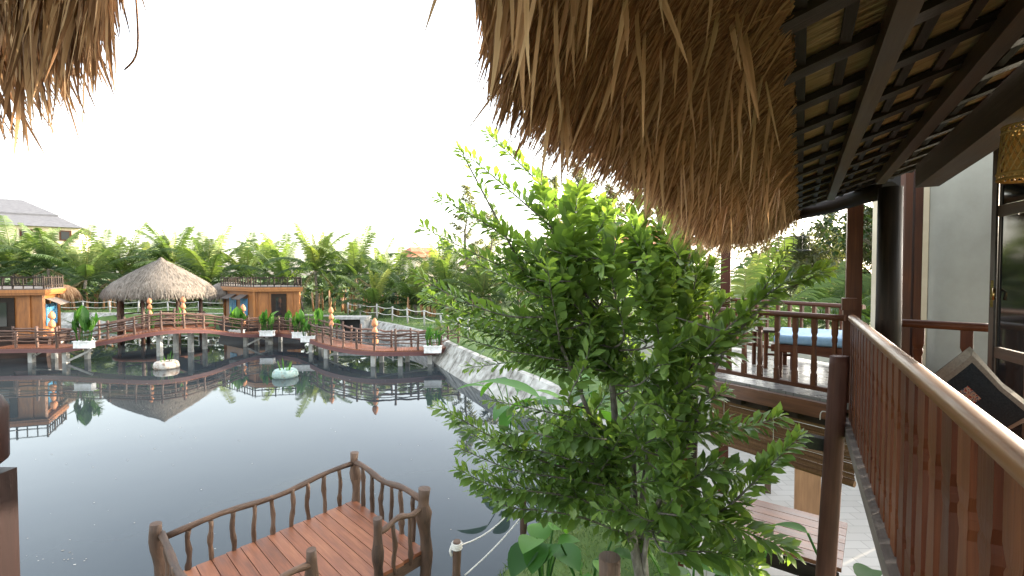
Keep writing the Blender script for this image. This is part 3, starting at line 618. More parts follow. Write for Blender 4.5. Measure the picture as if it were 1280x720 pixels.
# bench platform downstairs
pc = [P(924, 622, 7.05), P(1040, 640, 6.35), P(1040, 690, 5.55), P(928, 662, 6.35)]
pl = thing('wooden_platform', 'low wooden plank platform under the veranda beside the round stilt', 'bench', (pc[0].x, pc[0].y, .3))
zt = E - 3.3; A_, B_, C_, D_ = [Vector((p.x * 1, p.y, zt)) for p in pc]
C_ = B_ + (A_ - B_).cross(Vector((0, 0, 1))).normalized() * 1.25; D_ = A_ + (C_ - B_)
if C_.y > B_.y: C_ = B_ * 2 - C_; D_ = A_ + (C_ - B_)
m = MB()
for i in range(6):
    f = (i + .5) / 6; a = A_.lerp(D_, f); b_ = B_.lerp(C_, f) + (B_ - A_) * .15; m.bar(a, b_, (A_ - D_).length / 6 - .012, .05)
m.build('planks', M['beam_wood'], pl)
m = MB(); m.bar(D_ + Vector((0, 0, -.12)), C_ + Vector((0, 0, -.12)), .06, .16); m.build('apron', M['dark_wood'], pl)
for q in (A_, D_, C_): 
    m = MB(); m.bar((q.x + .1, q.y, .35), (q.x + .1, q.y, zt - .06), .1, .1, (0, 1, 0)); m.build('leg', M['dark_wood'], pl)
# bamboo blind
ba, bb = fl - nfr * .28 - dfr * -.25, fr - nfr * .28 + dfr * .0
bd = thing('bamboo_blind', 'rolled down brown bamboo slat blind under the veranda edge', 'blind', (ba + bb) / 2 + Vector((0, 0, E - 2.25)))
m = MB(); z = -1.56
while z > -2.17:
    s0 = rng.gauss(0, .004); m.bar(ba + Vector((s0, 0, E + z)), bb + Vector((s0, 0, E + z + rng.gauss(0, .003))),   .006, .0149); z -= .0155
m.build('slats', M['bamboo'], bd)
m = MB(); m.tube([ba + Vector((0, 0, E - 2.2)), bb + Vector((0, 0, E - 2.2))], .035, 10); m.build('roll', M['bamboo'], bd)
for f in (.12, .5, .9):
    q = ba.lerp(bb, f) + nfr * .02; m = MB(); m.tube([q + Vector((0, 0, E - 1.5)), q + Vector((0, 0, E - 2.24))], .004, 5); m.build('cord', M['rope'], bd)
sl = thing('floodlight', 'black floodlight box on bracket beside the round stilt', 'lamp', P(1024, 556, 4.62))
c = P(1022, 554, 4.62); m = MB(); m.bar(c + Vector((-.12, .02, .02)), c + Vector((.14, -.04, -.01)), .1, .12); m.build('housing', M['iron'], sl)
m = MB(); m.bar(c + Vector((.13, -.02, .2)), c + Vector((.13, -.02, -.18)), .09, .05); m.build('bracket', M['iron'], sl)
m = MB(); m.tube(catmull([c + Vector((.16, -.03, .28)), c + Vector((.02, -.03, .32)), c + Vector((0, -.03, .24))], 4), .005, 5); m.build('cable', M['rope'], sl)

# veranda furniture
dbx = P(1018, 418, 6.35); db = thing('daybed', 'wooden daybed with pale blue mattress on the tiled veranda', 'daybed', (dbx.x, dbx.y, E - 1.30))
u_ = Vector((.84, -.54, 0)); v_ = Vector((.54, .84, 0)); c = Vector((4.0, 6.25, 0))
zf = E - 1.30
def bx(mb, cu, cv_, lu, lv, z0, z1): mb.bar(c + u_ * (cu - lu / 2) + v_ * cv_ + Vector((0, 0, (z0 + z1) / 2)), c + u_ * (cu + lu / 2) + v_ * cv_ + Vector((0, 0, (z0 + z1) / 2)), lv, z1 - z0)
m = MB(); bx(m, 0, 0, 1.0, 1.15, zf + .33, zf + .42); m.build('bed_frame', M['rail'], db)
m = MB(); bx(m, 0, 0, .95, 1.1, zf + .424, zf + .54); mt = m.build('mattress', M['blue_cloth'], db)
bv = mt.modifiers.new('bevel', 'BEVEL'); bv.width = .04; bv.segments = 3
for a, b_ in ((-1, -1), (1, -1), (1, 1), (-1, 1)):
    m = MB(); q = c + u_ * (a * .42) + v_ * (b_ * .5); m.bar((q.x, q.y, zf), (q.x, q.y, zf + .33), .09, .09, u_); m.build('leg', M['rail'], db)
tc_ = P(966, 425, 6.7); tb = thing('side_table', 'small dark wooden side table left of the blue daybed', 'table', (tc_.x, tc_.y, zf))
m = MB(); m.bar((tc_.x - .2, tc_.y + .1, zf + .52), (tc_.x + .2, tc_.y - .1, zf + .52), .42, .035); m.build('tabletop', M['dark_wood'], tb)
for a, b_ in ((-1, -1), (1, -1), (1, 1), (-1, 1)):
    m = MB(); m.bar((tc_.x + a * .15, tc_.y + b_ * .16 - a * .06, zf), (tc_.x + a * .15, tc_.y + b_ * .16 - a * .06, zf + .5), .04, .04, (0, 1, 0)); m.build('leg', M['rail'], tb)
m = MB(); m.bar((tc_.x - .17, tc_.y - .1, zf + .2), (tc_.x + .17, tc_.y - .2, zf + .2), .03, .03); m.build('stretcher', M['rail'], tb)
# wire birdcage hanging at the veranda
bc = P(992, 292, 6.3); cg = thing('birdcage', 'thin wire hanging birdcage under the thatch end', 'birdcage', bc)
m = MB()
for i in range(12):
    a = i * math.pi / 6; m.tube([bc + Vector((math.cos(a) * .2, math.sin(a) * .2, -.22)), bc + Vector((math.cos(a) * .2, math.sin(a) * .2, .12)), bc + Vector((math.cos(a) * .1, math.sin(a) * .1, .24)), bc + Vector((0, 0, .28))], .003, 4)
for z, r_ in ((-.22, .2), (-.05, .2), (.12, .2)):
    m.tube([bc + Vector((math.cos(j * .4488) * r_, math.sin(j * .4488) * r_, z)) for j in range(15)], .004, 4)
m.build('wire_bars', M['iron'], cg)
m = MB(); m.lathe([(0.02, 0), (.05, .02), (.06, .06), (.03, .1), (.0, .1)], bc + Vector((-.02, -.05, .2)), 12); m.build('finial', M['orange'], cg)
m = MB(); m.tube([bc + Vector((0, 0, .28)), bc + Vector((0, 0, .5))], .004, 4); m.build('hook', M['iron'], cg)

# balcony furniture: cushion on dark seat, rattan lamp
sc_ = FR(2.25, 1.05, -1.43); st = thing('lounge_chair', 'low black lounge chair behind the balcony railing', 'chair', sc_)
m = MB(); m.bar(FR(1.7, 1.05, -1.05), FR(2.75, 1.05, -1.05), .7, .2); o = m.build('seat', M['black'], st); o.modifiers.new('b', 'BEVEL').width = .05
m = MB(); m.bar(FR(2.62, .75, -.82), FR(2.62, 1.4, -.82), .14, .42); o = m.build('backrest', M['black'], st); o.modifiers.new('b', 'BEVEL').width = .05
for a, b_ in ((1.75, .76), (2.65, .76), (1.75, 1.34), (2.65, 1.34)):
    m = MB(); m.bar(FR(a, b_, -1.43), FR(a, b_, -1.15), .06, .06, (0, 1, 0)); m.build('leg', M['dark_wood'], st)
def cushion(cen, ax, ay, size, thick, mats, name, label):
    ax = Vector(ax).normalized(); ay = Vector(ay); ay = (ay - ax * ay.dot(ax)).normalized(); an = ax.cross(ay)
    t = thing(name, label, 'cushion', cen - Vector((0, 0, size * .6)))
    N = 20
    def pt(i, j, sd):
        x = i / N * 2 - 1; y = j / N * 2 - 1; k = (1 - x * x) ** .5 * (1 - y * y) ** .5 if abs(x) < 1 and abs(y) < 1 else 0
        pinch = 1 - .09 * (1 - abs(x * y)) 
        return cen + ax * (x * size / 2 * (pinch if abs(y) < .99 or True else 1)) + ay * (y * size / 2 * pinch) + an * (sd * thick / 2 * (k ** .6))
    bo, ce = MB(), MB()
    for sd in (-1, 1):
        for i in range(N):
            for j in range(N):
                edge = i < 2 or j < 2 or i >= N - 2 or j >= N - 2
                q4 = [pt(i, j, sd), pt(i + 1, j, sd), pt(i + 1, j + 1, sd), pt(i, j + 1, sd)][::sd]; ce.face(q4, None, .5, True)
                if edge: bo.face([cen + (p - cen) * 1.012 + an * sd * .002 for p in q4], None, .5, True)
    bo.build('border', M[mats[0]], t); ce.build('cover', M[mats[1]], t)
    return t, pt, an
cen = P(1202, 508, 2.75)
vw = (Vector((0, 0, E)) - cen).normalized()
cu, cpt, can = cushion(cen, (1.0, -.5, 1.05), (-1.0, .2, 1.0), .50, .14, ('beige', 'navy'), 'throw_cushion', 'dark navy cushion with beige border and red woven patch, set on a corner')
sgn = 1 if can.dot(vw) > 0 else -1
m = MB()
for i in range(11, 14):
    for j in range(11, 15): m.face([cpt(a, b_, sgn) + can * sgn * .004 for a, b_ in ((i, j), (i + 1, j), (i + 1, j + 1), (i, j + 1))], None, .5, True)
m.build('patch', M['redcloth'], cu)
lc = P(1284, 190, 1.75); lp = thing('pendant_lamp', 'yellow woven rattan pendant lampshade under the roof beam', 'lamp', lc - Vector((0, 0, .09)))
m = MB(); r0, r1, hh = .075, .065, .19
for k in range(22):
    for sg in (1, -1):
        a0 = k * 2 * math.pi / 22; pts = []
        for i in range(9):
            f = i / 8; a = a0 + sg * f * 1.1; r_ = r0 + (r1 - r0) * f + .001 * sg; pts.append(lc + Vector((math.cos(a) * r_, math.sin(a) * r_, -hh / 2 + hh * f)))
        m.tube(pts, .003, 4)
for z, r_ in ((-hh / 2, r0), (-hh / 2 + .02, r0), (hh / 2, r1), (hh / 2 - .02, r1)): m.tube([lc + Vector((math.cos(j * .3142) * (r_ + .002), math.sin(j * .3142) * (r_ + .002), z)) for j in range(21)], .005, 5)
m.build('lamp_shade', M['rattan'], lp)
m = MB(); m.lathe([(.058, -.085), (.058, .085)], lc, 20); m.build('lining', M['rattan'], lp)
m = MB(); m.tube([lc + Vector((0, 0, .05)), lc + Vector((0, 0, .62))], .004, 6); m.build('cord', M['iron'], lp)

# ------------------------------------------------------------------ near jetty
JZ = .5
jr, jb = Vector((-1.30, 7.05, JZ)), Vector((-2.86, 8.63, JZ)); jl, jf = Vector((-4.70, 6.34, JZ)), Vector((-3.14, 4.76, JZ))
jt = thing('jetty', 'small square plank jetty with branch railings over the pond in front', 'jetty', ((jr + jl) / 2)[:2] + (0,) if False else tuple(Vector(((jr.x + jl.x) / 2, (jr.y + jl.y) / 2, 0))))
m = MB(); NP = 15
for i in range(NP):
    f0 = (i + .5) / NP; a = jb.lerp(jl, f0); b_ = jr.lerp(jf, f0); w_ = (jb - jl).length / NP - .012
    m.bar(a + Vector((0, 0, -.025 + rng.gauss(0, .002))), b_ + Vector((0, 0, -.025 + rng.gauss(0, .002))), w_, .05)
m.build('deck', M['deck_wood'], jt)
for a, b_ in ((jr, jf), (jb, jl), (jr, jb), (jl, jf)):
    m = MB(); ce_ = (jr + jl) / 2; a2 = a + (ce_ - a) * .03; b2 = b_ + (ce_ - b_) * .03; m.bar(a2 + Vector((0, 0, -.13)), b2 + Vector((0, 0, -.13)), .08, .15); m.build('joist', M['log'], jt)
def log(a, b_, r0, r1, wob=.02, n=9, seg=10, knots=2, rr=rng):
    a = Vector(a); b_ = Vector(b_); L = (b_ - a).length; m = MB(); ph = [rr.uniform(0, 6) for _ in range(4)]
    d = (b_ - a).normalized(); s = d.cross(Vector((.3, .5, .8))).normalized(); u = s.cross(d)
    kn = [rr.uniform(.15, .85) for _ in range(knots)]
    pts, rad = [], []
    for i in range(n + 1):
        f = i / n; env = math.sin(f * math.pi) ** .5
        pts.append(a.lerp(b_, f) + (s * math.sin(f * 5 + ph[0]) + u * math.sin(f * 7 + ph[1])) * wob * env)
        r_ = r0 + (r1 - r0) * f; r_ *= 1 + .10 * math.sin(f * 17 + ph[2]) + sum(.28 * math.exp(-((f - k) / .05) ** 2) for k in kn)
        rad.append(r_)
    m.tube(pts, rad, seg); return m
def jpost(p, h_, r_, dz=-.55, lean=(0, 0)):
    log(p + Vector((0, 0, dz)), p + Vector((lean[0], lean[1], h_)), r_ * 1.05, r_, .018, 12, 14, 2).build('post', M['log'], jt)
jpost(jr, .92, .085); jpost(jb, .87, .07); jpost(jl, .78, .075, -.55, (-.05, -.03)); jg1 = Vector((-1.82, 6.41, JZ)); jg2 = Vector((-2.41, 5.67, JZ)); jpost(jg1, .80, .06); jpost(jg2, .80, .062); jpost(jf, .8, .06)
def jrail(a, b_, h0, h1, r_, sag=0):
    a = a + Vector((0, 0, h0)); b_ = b_ + Vector((0, 0, h1)); n = 12; pts = []
    ph = rng.uniform(0, 6)
    for i in range(n + 1):
        f = i / n; pts.append(a.lerp(b_, f) + Vector((0, 0, .05 * math.sin(f * 8 + ph) * math.sin(f * math.pi) + sag * math.sin(f * math.pi))))
    m = MB(); m.tube(pts, [r_ * (1 + .12 * math.sin(i * 1.7 + ph)) for i in range(n + 1)], 12); m.build('handrail', M['log'], jt)
jrail(jl, jb, .56, .68, .042); jrail(jb, jr, .69, .72, .046); jrail(jr, jg1, .66, .60, .04); jrail(jl, jf, .62, .62, .043); jrail(jg2, jf, .62, .62, .04)
def jbal(a, b_, n, h0, h1, r_=.033):
    for i in range(n):
        f = (i + 1) / (n + 1); p = a.lerp(b_, f)
        log(p + Vector((0, 0, -.1)), p + Vector((rng.gauss(0, .015), rng.gauss(0, .015), h0 + (h1 - h0) * f)), r_ * rng.uniform(.9, 1.2), r_ * rng.uniform(.85, 1.1), .015, 9, 9, 2).build('baluster', M['log'], jt)
jbal(jl, jb, 9, .54, .66); jbal(jb, jr, 6, .66, .69); jbal(jr, jg1, 2, .64, .58, .03); jbal(jl, jf, 6, .6, .6)

# rope fence by the near bank, log stumps
def rope(name, a, b_, sag, r_, par, mat='rope'):
    m = MB(); m.tube([Vector(a).lerp(Vector(b_), i / 12) + Vector((0, 0, -sag * 4 * (i / 12) * (1 - i / 12))) for i in range(13)], r_, 6); return m.build(name, M[mat], par)
p1 = Vector((-.77, 6.6, .88)); p2 = Vector((.19, 8.2, .86)); p3 = Vector((1.9, 9.6, .86))
rf = thing('rope_fence', 'white rope fence on log posts along the near grassy bank', 'rope fence', (0, 7.6, .25))
for p in (p1, p2, p3): log((p.x, p.y, -.2), p, .058, .055, .008, 8, 12, 1).build('post', M['log'], rf)
rope('rope', p1 + Vector((0, 0, -.07)), p2 + Vector((0, 0, -.08)), .16, .011, rf); rope('rope', p1 + Vector((.1, .1, -.55)), p2 + Vector((0, 0, -.42)), .05, .011, rf); rope('rope', p2 + Vector((0, 0, -.08)), p3 + Vector((0, 0, -.08)), .16, .011, rf)
m = MB()
for i in range(4): m.tube([p1 + Vector((math.cos(j * .5236) * (.066 + .004 * (i % 2)), math.sin(j * .5236) * .07, -.03 - i * .022)) for j in range(13)], .012, 6)
m.tube([p1 + Vector((-.07, -.02, -.06)), p1 + Vector((-.09, -.03, -.13)), p1 + Vector((-.07, -.04, -.19))], .018, 6)
m.build('knot', M['rope'], rf)
lg = log(P(762, 760, 4.6) + Vector((0, 0, -1.6)), P(762, 696, 4.6), .10, .098, .006, 8, 16, 0); tag(lg.build('log_post', M['log']), 'thick sawn log post in the garden below the shrub trunk', 'post')

# ------------------------------------------------------------------ far footbridge
near_edge = [(-26.5, 24.3, .85), (-24.6, 24.5, .85), (-22.9, 24.5, .87), (-21.3, 25.2, 1.18), (-19.4, 26.5, 1.52), (-18.0, 28.0, 1.42), (-17.0, 29.3, 1.05), (-16.3, 30.3, .87), (-15.2, 30.8, .86), (-13.3, 29.6, .86), (-11.6, 27.6, .86), (-10.2, 25.9, .86), (-8.5, 24.4, .85), (-6.8, 23.6, .84), (-5.4, 23.7, .82), (-4.0, 24.2, .80), (-2.7, 25.2, .95)]
ne = catmull(near_edge, 8)
WB = 1.35
nrm = []
for i, p in enumerate(ne):
    t = ne[min(i + 1, len(ne) - 1)] - ne[max(i - 1, 0)]; n_ = Vector((-t.y, t.x, 0)).normalized(); nrm.append(n_)
for _ in range(10): nrm = [(nrm[max(i - 1, 0)] + nrm[i] + nrm[min(i + 1, len(nrm) - 1)]).normalized() for i in range(len(nrm))]
fe = [p + n_ * WB for p, n_ in zip(ne, nrm)]
br_ = thing('footbridge', 'long winding wooden footbridge with log railings crossing the far pond', 'bridge', (-15, 27, 0))
m = MB()
for i in range(len(ne) - 1):
    for h_ in (0, .5):
        a0, a1 = ne[i].lerp(ne[i + 1], h_ + .03), ne[i].lerp(ne[i + 1], h_ + .47); b0, b1 = fe[i].lerp(fe[i + 1], h_ + .03), fe[i].lerp(fe[i + 1], h_ + .47)
        rn = rng.random(); dn = Vector((0, 0, -.05))
        m.face([a0, a1, b1, b0], [(0, 0), (.2, 0), (.2, 1.3), (0, 1.3)], rn); m.face([a0 + dn, a1 + dn, a1, a0], [(0, 0), (.2, 0), (.2, .05), (0, .05)], rn); m.face([b0 + dn, b0, b1, b1 + dn], None, rn)
m.build('deck', M['deck_wood'], br_)
for e, s_ in ((ne, 1), (fe, -1)):
    m = MB(); 
    for i in range(len(e) - 1): m.bar(e[i] + nrm[i] * .03 * s_ + Vector((0, 0, -.16)), e[i + 1] + nrm[i + 1] * .03 * s_ + Vector((0, 0, -.16)), .09, .21, rnd=.4)
    m.build('stringer', M['plum'], br_)
for e, s_ in ((ne, 1), (fe, -1)):
    acc = 0; last = -9
    for i in range(len(e)):
        if i: acc += (e[i] - e[i - 1]).length
        if acc - last > .98:
            last = acc; p = e[i] + nrm[i] * .06 * s_; hgt = rng.choice((.88, .92, .98, 1.08)); 
            log(p + Vector((0, 0, -.2)), p + Vector((rng.gauss(0, .02), rng.gauss(0, .02), hgt)), .062, .055, .012, 6, 7, 1).build('post', M['log_red'], br_)
    for lv, r_ in ((.82, .048), (.56, .032), (.34, .03), (.69, .024)):
        if lv == .69 and s_ < 0: continue
        ph = rng.uniform(0, 6); m = MB()
        m.tube([e[i] + nrm[i] * .06 * s_ + Vector((0, 0, lv + .03 * math.sin(i * .45 + ph) + .016 * math.sin(i * 1.3 + ph * 2))) for i in range(len(e))], [r_ * (1 + .15 * math.sin(i * .8)) for i in range(len(e))], 7); m.build('rail', M['log_red'], br_)
for px, Y in ((37, 24.9), (80, 24.7), (198, 26.8), (237, 28.2), (306, 30.4), (320, 31.2), (337, 31.2), (388, 28.2), (407, 26.1), (466, 23.8), (537, 24.4), (500, 23.9)):
    zt = min(ne, key=lambda p: (p - PX(px, Y, p.z)).length).z; q = PX(px, Y + .15, 0); m = MB(); m.bar((q.x, q.y, -1), (q.x, q.y, zt - .12), .22, .22, (0, 1, 0)); m.build('pier', M['pier'], br_)
    if px in (80, 306, 407): 
        m = MB(); m.bar((q.x + .1, q.y, .1), (q.x + 1.2, q.y + .2, zt - .2), .1, .1); m.build('brace', M['pier'], br_)
    q2 = q + Vector((.1, 1.15, 0)); m = MB(); m.bar((q2.x, q2.y, -1), (q2.x, q2.y, zt - .12), .2, .2, (0, 1, 0)); m.build('pier', M['pier'], br_)
for a, b_ in (((40, 24.9, .35), (76, 27, .8)), ((307, 30.4, .75), (336, 31, .35)), ((470, 24.2, .6), (560, 25.5, .25))):
    m = MB(); m.tube([PX(*a), PX(*b_)], .05, 7); m.build('brace', M['pier'], br_)

# ------------------------------------------------------------------ thatched pavilion
hc = PX(202, 33.5, 0)
hut = thing('thatched_pavilion', 'round open pavilion with shaggy grey thatched roof behind the bridge', 'pavilion', (hc.x, hc.y, 0))
m = MB(); prof = [(0.03, 5.78), (.16, 5.6), (.5, 5.42), (1.2, 5.02), (2.0, 4.52), (2.7, 4.03), (3.1, 3.62), (3.27, 3.3), (3.2, 3.08), (3.05, 3.1), (2.4, 3.55), (1.2, 4.2), (0, 4.9)]
m.lathe(prof, hc, 40, .5, wob=.012)
def roofp(f, a):
    i = f * 7; k = min(int(i), 6); r_ = prof[k][0] + (prof[k + 1][0] - prof[k][0]) * (i - k); z = prof[k][1] + (prof[k + 1][1] - prof[k][1]) * (i - k)
    return Vector((hc.x + math.cos(a) * r_, hc.y + math.sin(a) * r_, z))
for _ in range(6500):
    a = rng.uniform(0, 2 * math.pi); f = rng.random() ** .6 * .98; p = roofp(f, a); d = roofp(min(1, f + .1), a + rng.gauss(0, .02)) - p; out = Vector((math.cos(a), math.sin(a), .6))
    m.blade(p + out * rng.uniform(.005, .05), d + Vector((0, 0, -.05)) , rng.uniform(.3, .6), rng.uniform(.02, .045), .2, rng.random(), 2, out.cross(d))
for _ in range(2200):
    a = rng.uniform(0, 2 * math.pi); p = roofp(rng.uniform(.9, 1), a) - Vector((math.cos(a), math.sin(a), 0)) * rng.uniform(0, .2)
    m.blade(p, (math.cos(a) * .3, math.sin(a) * .3, -1), rng.uniform(.25, .55), rng.uniform(.02, .05), .5, rng.random(), 2, (-math.sin(a), math.cos(a), rng.gauss(0, .2)))
m.build('thatch_roof', M['straw_grey'], hut)
for i in range(8):
    a = i * math.pi / 4 + .2; q = hc + Vector((math.cos(a) * 2.45, math.sin(a) * 2.45, 0)); m = MB(); m.tube([(q.x, q.y, -1), (q.x, q.y, 3.6)], .11, 8); m.build('pole', M['log_red'], hut)
m = MB(); m.lathe([(0, 1.05), (2.75, 1.05), (2.75, .88), (0, .88)], hc, 24, .4); m.build('platform', M['deck_wood'], hut)
m = MB(); m.lathe([(2.3, 3.0), (2.3, 3.3), (2.2, 3.3), (2.2, 3.0)], hc, 24, .4); m.build('ring_beam', M['dark_wood'], hut)
for lv in (1.45, 1.85):
    m = MB(); m.tube([hc + Vector((math.cos(a) * 2.5, math.sin(a) * 2.5, lv)) for a in [i * math.pi / 16 + math.pi * 1.72 - .0 for i in range(27)]], .05, 6); m.build('rail', M['log_red'], hut)
m = MB(); m.bar(hc + Vector((-1.5, .6, 1.35)), hc + Vector((1.5, .6, 1.35)), .9, .1); m.build('table', M['dark_wood'], hut)
ap = MB()
A0 = hc + Vector((1.9, -1.8, 1.0)); B0 = Vector((-18.6, 28.8, 1.35)); ap.bar(A0, B0, 1.3, .1); ap.build('gangway', M['deck_wood'], hut)

# ------------------------------------------------------------------ houseboats
def poly_px(l): return [(lambda q: (q.x, q.y))(PX(a, y, 0)) for a, y in l]
def grow(poly, d):
    cx = sum(p[0] for p in poly) / len(poly); cy = sum(p[1] for p in poly) / len(poly); out = []
    for x, y in poly:
        l_ = math.hypot(x - cx, y - cy); out.append((x + (x - cx) / l_ * d, y + (y - cy) / l_ * d))
    return out
def houseboat(label, plan, z0, z1, shut_edge, door_edge, porch, flat):
    cx = sum(p[0] for p in plan) / len(plan); cy = sum(p[1] for p in plan) / len(plan)
    h = thing('houseboat', label, 'houseboat', (cx, cy, 0), 'boat shaped cabins moored at the bridge')
    m = MB(); hp = grow(plan, .7); hb = grow(plan, .2); n = len(plan)
    for i in range(n):
        j = (i + 1) % n; L = math.dist(hp[i], hp[j])
        m.face([(*hb[i], -.5), (*hb[j], -.5), (*hp[j], z0 - .02), (*hp[i], z0 - .02)], [(0, 0), (0, L), (1, L), (1, 0)], .4)
    m.face([(*p, z0 - .02) for p in hp], [(p[0], p[1]) for p in hp], .5); m.build('hull', M['hull'], h)
    m = MB(); m.prism(plan, z0, z1); m.build('cabin', M['cabin'], h)
    m = MB(); m.prism(grow(plan, .45), z1, z1 + .12); m.prism(grow(plan, .5), z1 + .123, z1 + .30); m.build('roof_deck', M['cabin'], h)
    m = MB(); m.prism(grow(plan, .42), z1 + .302, z1 + .36); m.build('roof_surface', M['grey_wood'], h)
    # battens on the cabin corners
    for p in plan: 
        m = MB(); q = grow(plan, .03)[plan.index(p)]; m.bar((*q, z0), (*q, z1), .16, .16, (0, 1, 0)); m.build('corner_post', M['cabin'], h)
    # roof railing
    rp = grow(plan, .3); rm = MB(); zr = z1 + .36
    for i in range(n):
        a = Vector((*rp[i], 0)); b_ = Vector((*rp[(i + 1) % n], 0))
        for lv in (.18, .62): rm.bar(a + Vector((0, 0, zr + lv)), b_ + Vector((0, 0, zr + lv)), .06, .05)
        nn = max(2, int((b_ - a).length / .42))
        for k in range(nn):
            q = a.lerp(b_, k / nn); rm.bar((q.x, q.y, zr), (q.x, q.y, zr + (.72 if k % 3 == 0 else .6)), .07 if k % 3 == 0 else .04, .06 if k % 3 == 0 else .04, (0, 1, 0))
    rm.build('roof_railing', M['dark_wood'], h)
    # shutters with small awnings
    a = Vector((*plan[shut_edge], 0)); b_ = Vector((*plan[(shut_edge + 1) % n], 0)); d = (b_ - a).normalized(); out = Vector((d.y, -d.x, 0))
    for f in (.3, .68):
        q = a.lerp(b_, f) + out * .06; zc = z0 + (z1 - z0) * .5
        m = MB(); m.bar(q - d * .55 + Vector((0, 0, zc)), q + d * .55 + Vector((0, 0, zc)), .05, 1.25); s = m.build('shutter', M['blue'], h)
        m = MB()
        for k in range(9): m.bar(q - d * .45 + out * .04 + Vector((0, 0, zc - .5 + k * .125)), q + d * .45 + out * .04 + Vector((0, 0, zc - .5 + k * .125)), .03, .05)
        m.bar(q + out * .045 + Vector((0, 0, zc - .62)), q + out * .045 + Vector((0, 0, zc + .62)), .04, .08, d)
        m.build('louvre', M['blue'], s)
        m = MB(); m.face([q - d * .65 + Vector((0, 0, zc + .95)), q + d * .65 + Vector((0, 0, zc + .95)), q + d * .65 + out * .6 + Vector((0, 0, zc + .62)), q - d * .65 + out * .6 + Vector((0, 0, zc + .62))]); m.bar(q - d * .65 + out * .6 + Vector((0, 0, zc + .6)), q + d * .65 + out * .6 + Vector((0, 0, zc + .6)), .03, .05)
        m.build('awning', M['grey_wood'], h)
    a = Vector((*plan[door_edge], 0)); b_ = Vector((*plan[(door_edge + 1) % n], 0)); d = (b_ - a).normalized(); out = Vector((d.y, -d.x, 0)); q = a.lerp(b_, .55) + out * .05
    m = MB(); m.bar(q - d * .52 + Vector((0, 0, z0 + 1.12)), q + d * .52 + Vector((0, 0, z0 + 1.12)), .05, 2.2); dr_ = m.build('door', M['dark_wood'], h)
    m = MB(); m.bar(q - d * .2 + out * .04 + Vector((0, 0, z0 + 1.3)), q + d * .2 + out * .04 + Vector((0, 0, z0 + 1.3)), .04, 1.3); m.build('pane', M['glass'], dr_)
    for f in (.05, .3, .85):
        q = a.lerp(b_, f) + out * .04; m = MB(); m.bar((q.x, q.y, z0), (q.x, q.y, z1), .12, .06, out); m.build('wall_batten', M['cabin'], h)
    # thatched porch over one end
    pc_, r_ = porch; m = MB()
    pf = [(.02, .75), (.6, .68), (1.1, .4), (1.35, 0), (1.38, -.35), (1.2, -.35), (.9, .2), (.02, .5)]
    m.lathe([(a * r_, b_ * r_) for a, b_ in pf], pc_, 24, .5)
    for _ in range(900):
        an = rng.uniform(0, 6.28); k = rng.choice((0, 1, 2, 3)); f = rng.random(); rr_ = (pf[k][0] + (pf[k + 1][0] - pf[k][0]) * f) * r_; z = (pf[k][1] + (pf[k + 1][1] - pf[k][1]) * f) * r_
        m.blade(pc_ + Vector((math.cos(an) * rr_, math.sin(an) * rr_, z + .03)), (math.cos(an), math.sin(an), -.6 - k * .4), rng.uniform(.3, .55), .04, .6, None, 2, (-math.sin(an), math.cos(an), 0))
    m.build('thatch_porch', M['straw_grey'] if flat else M['straw'], h)
    return h
boat_r = poly_px([(281, 38.2), (318, 35.2), (373, 35.8), (366, 39.5), (300, 41)])
hb = houseboat('orange boat shaped cabin with roof terrace right of thatched pavilion', boat_r, .95, 3.35, 0, 1, (PX(284, 39.2, 3.1), 1.15), True)
lad = MB()
for s_ in (0, .45):
    lad.bar(PX(381, 35.6 + s_, 1.0), PX(371, 36.2 + s_, 4.4), .08, .08)
for i in range(8):
    a = PX(381, 35.6, 1.0).lerp(PX(371, 36.2, 4.4), (i + .5) / 8); lad.bar(a, a + Vector((0, .45, 0)), .05, .05)
lad.build('ladder', M['dark_wood'], hb)
boat_l = poly_px([(-60, 25.6), (52, 26.8), (71, 29.8), (40, 32.5), (-60, 32)])
houseboat('larger orange boat shaped cabin with blue shutters at the left edge', boat_l, 1.1, 3.45, 1, 0, (PX(72, 31.2, 3.35), .8), False)

# ------------------------------------------------------------------ potted plants, lanterns and floats on the bridge
def broad_plant(mb, base, n, hmin, hmax, lw=.22, spread=.16, rr=rng):
    for i in range(n):
        a = rr.uniform(0, 6.28); h_ = rr.uniform(hmin, hmax); d = Vector((math.cos(a) * spread, math.sin(a) * spread, 1)).normalized(); L = h_ * .62
        b0 = base + Vector((math.cos(a) * .06, math.sin(a) * .06, 0)); q = b0 + d * (h_ * .5)
        mb.tube([b0, q], [.014, .008], 5, .4, False)
        dl = (d + Vector((math.cos(a) * .35, math.sin(a) * .35, rr.uniform(-.1, .6)))).normalized()
        mb.leaf(q, dl, (0, 0, 1) if abs(dl.z) < .9 else (math.cos(a), math.sin(a), 0), L, lw * rr.uniform(.6, 1.0) * h_, .3, rr.uniform(.3, 1.1), None, 5, .62)
POT = [(105, 431, 24.1, 1.75, 'tall broad leaved plant in white trough at left end of footbridge', 12), (296, 416, 30.0, 1.5, 'leafy plant in white trough just left of the terracotta lantern by the right cabin', 13), (334, 417, 30.3, 1.45, 'leafy plant in white trough in front of the right cabin door', 13),
       (375, 419, 28.6, 1.35, 'bushy bright plant in white trough right of the right cabin', 14), (386, 424, 27.9, 1.15, 'smaller drooping plant in white trough beside the bushy one', 9), (541, 437, 23.9, 1.2, 'plant in white trough at right end of footbridge', 9)]
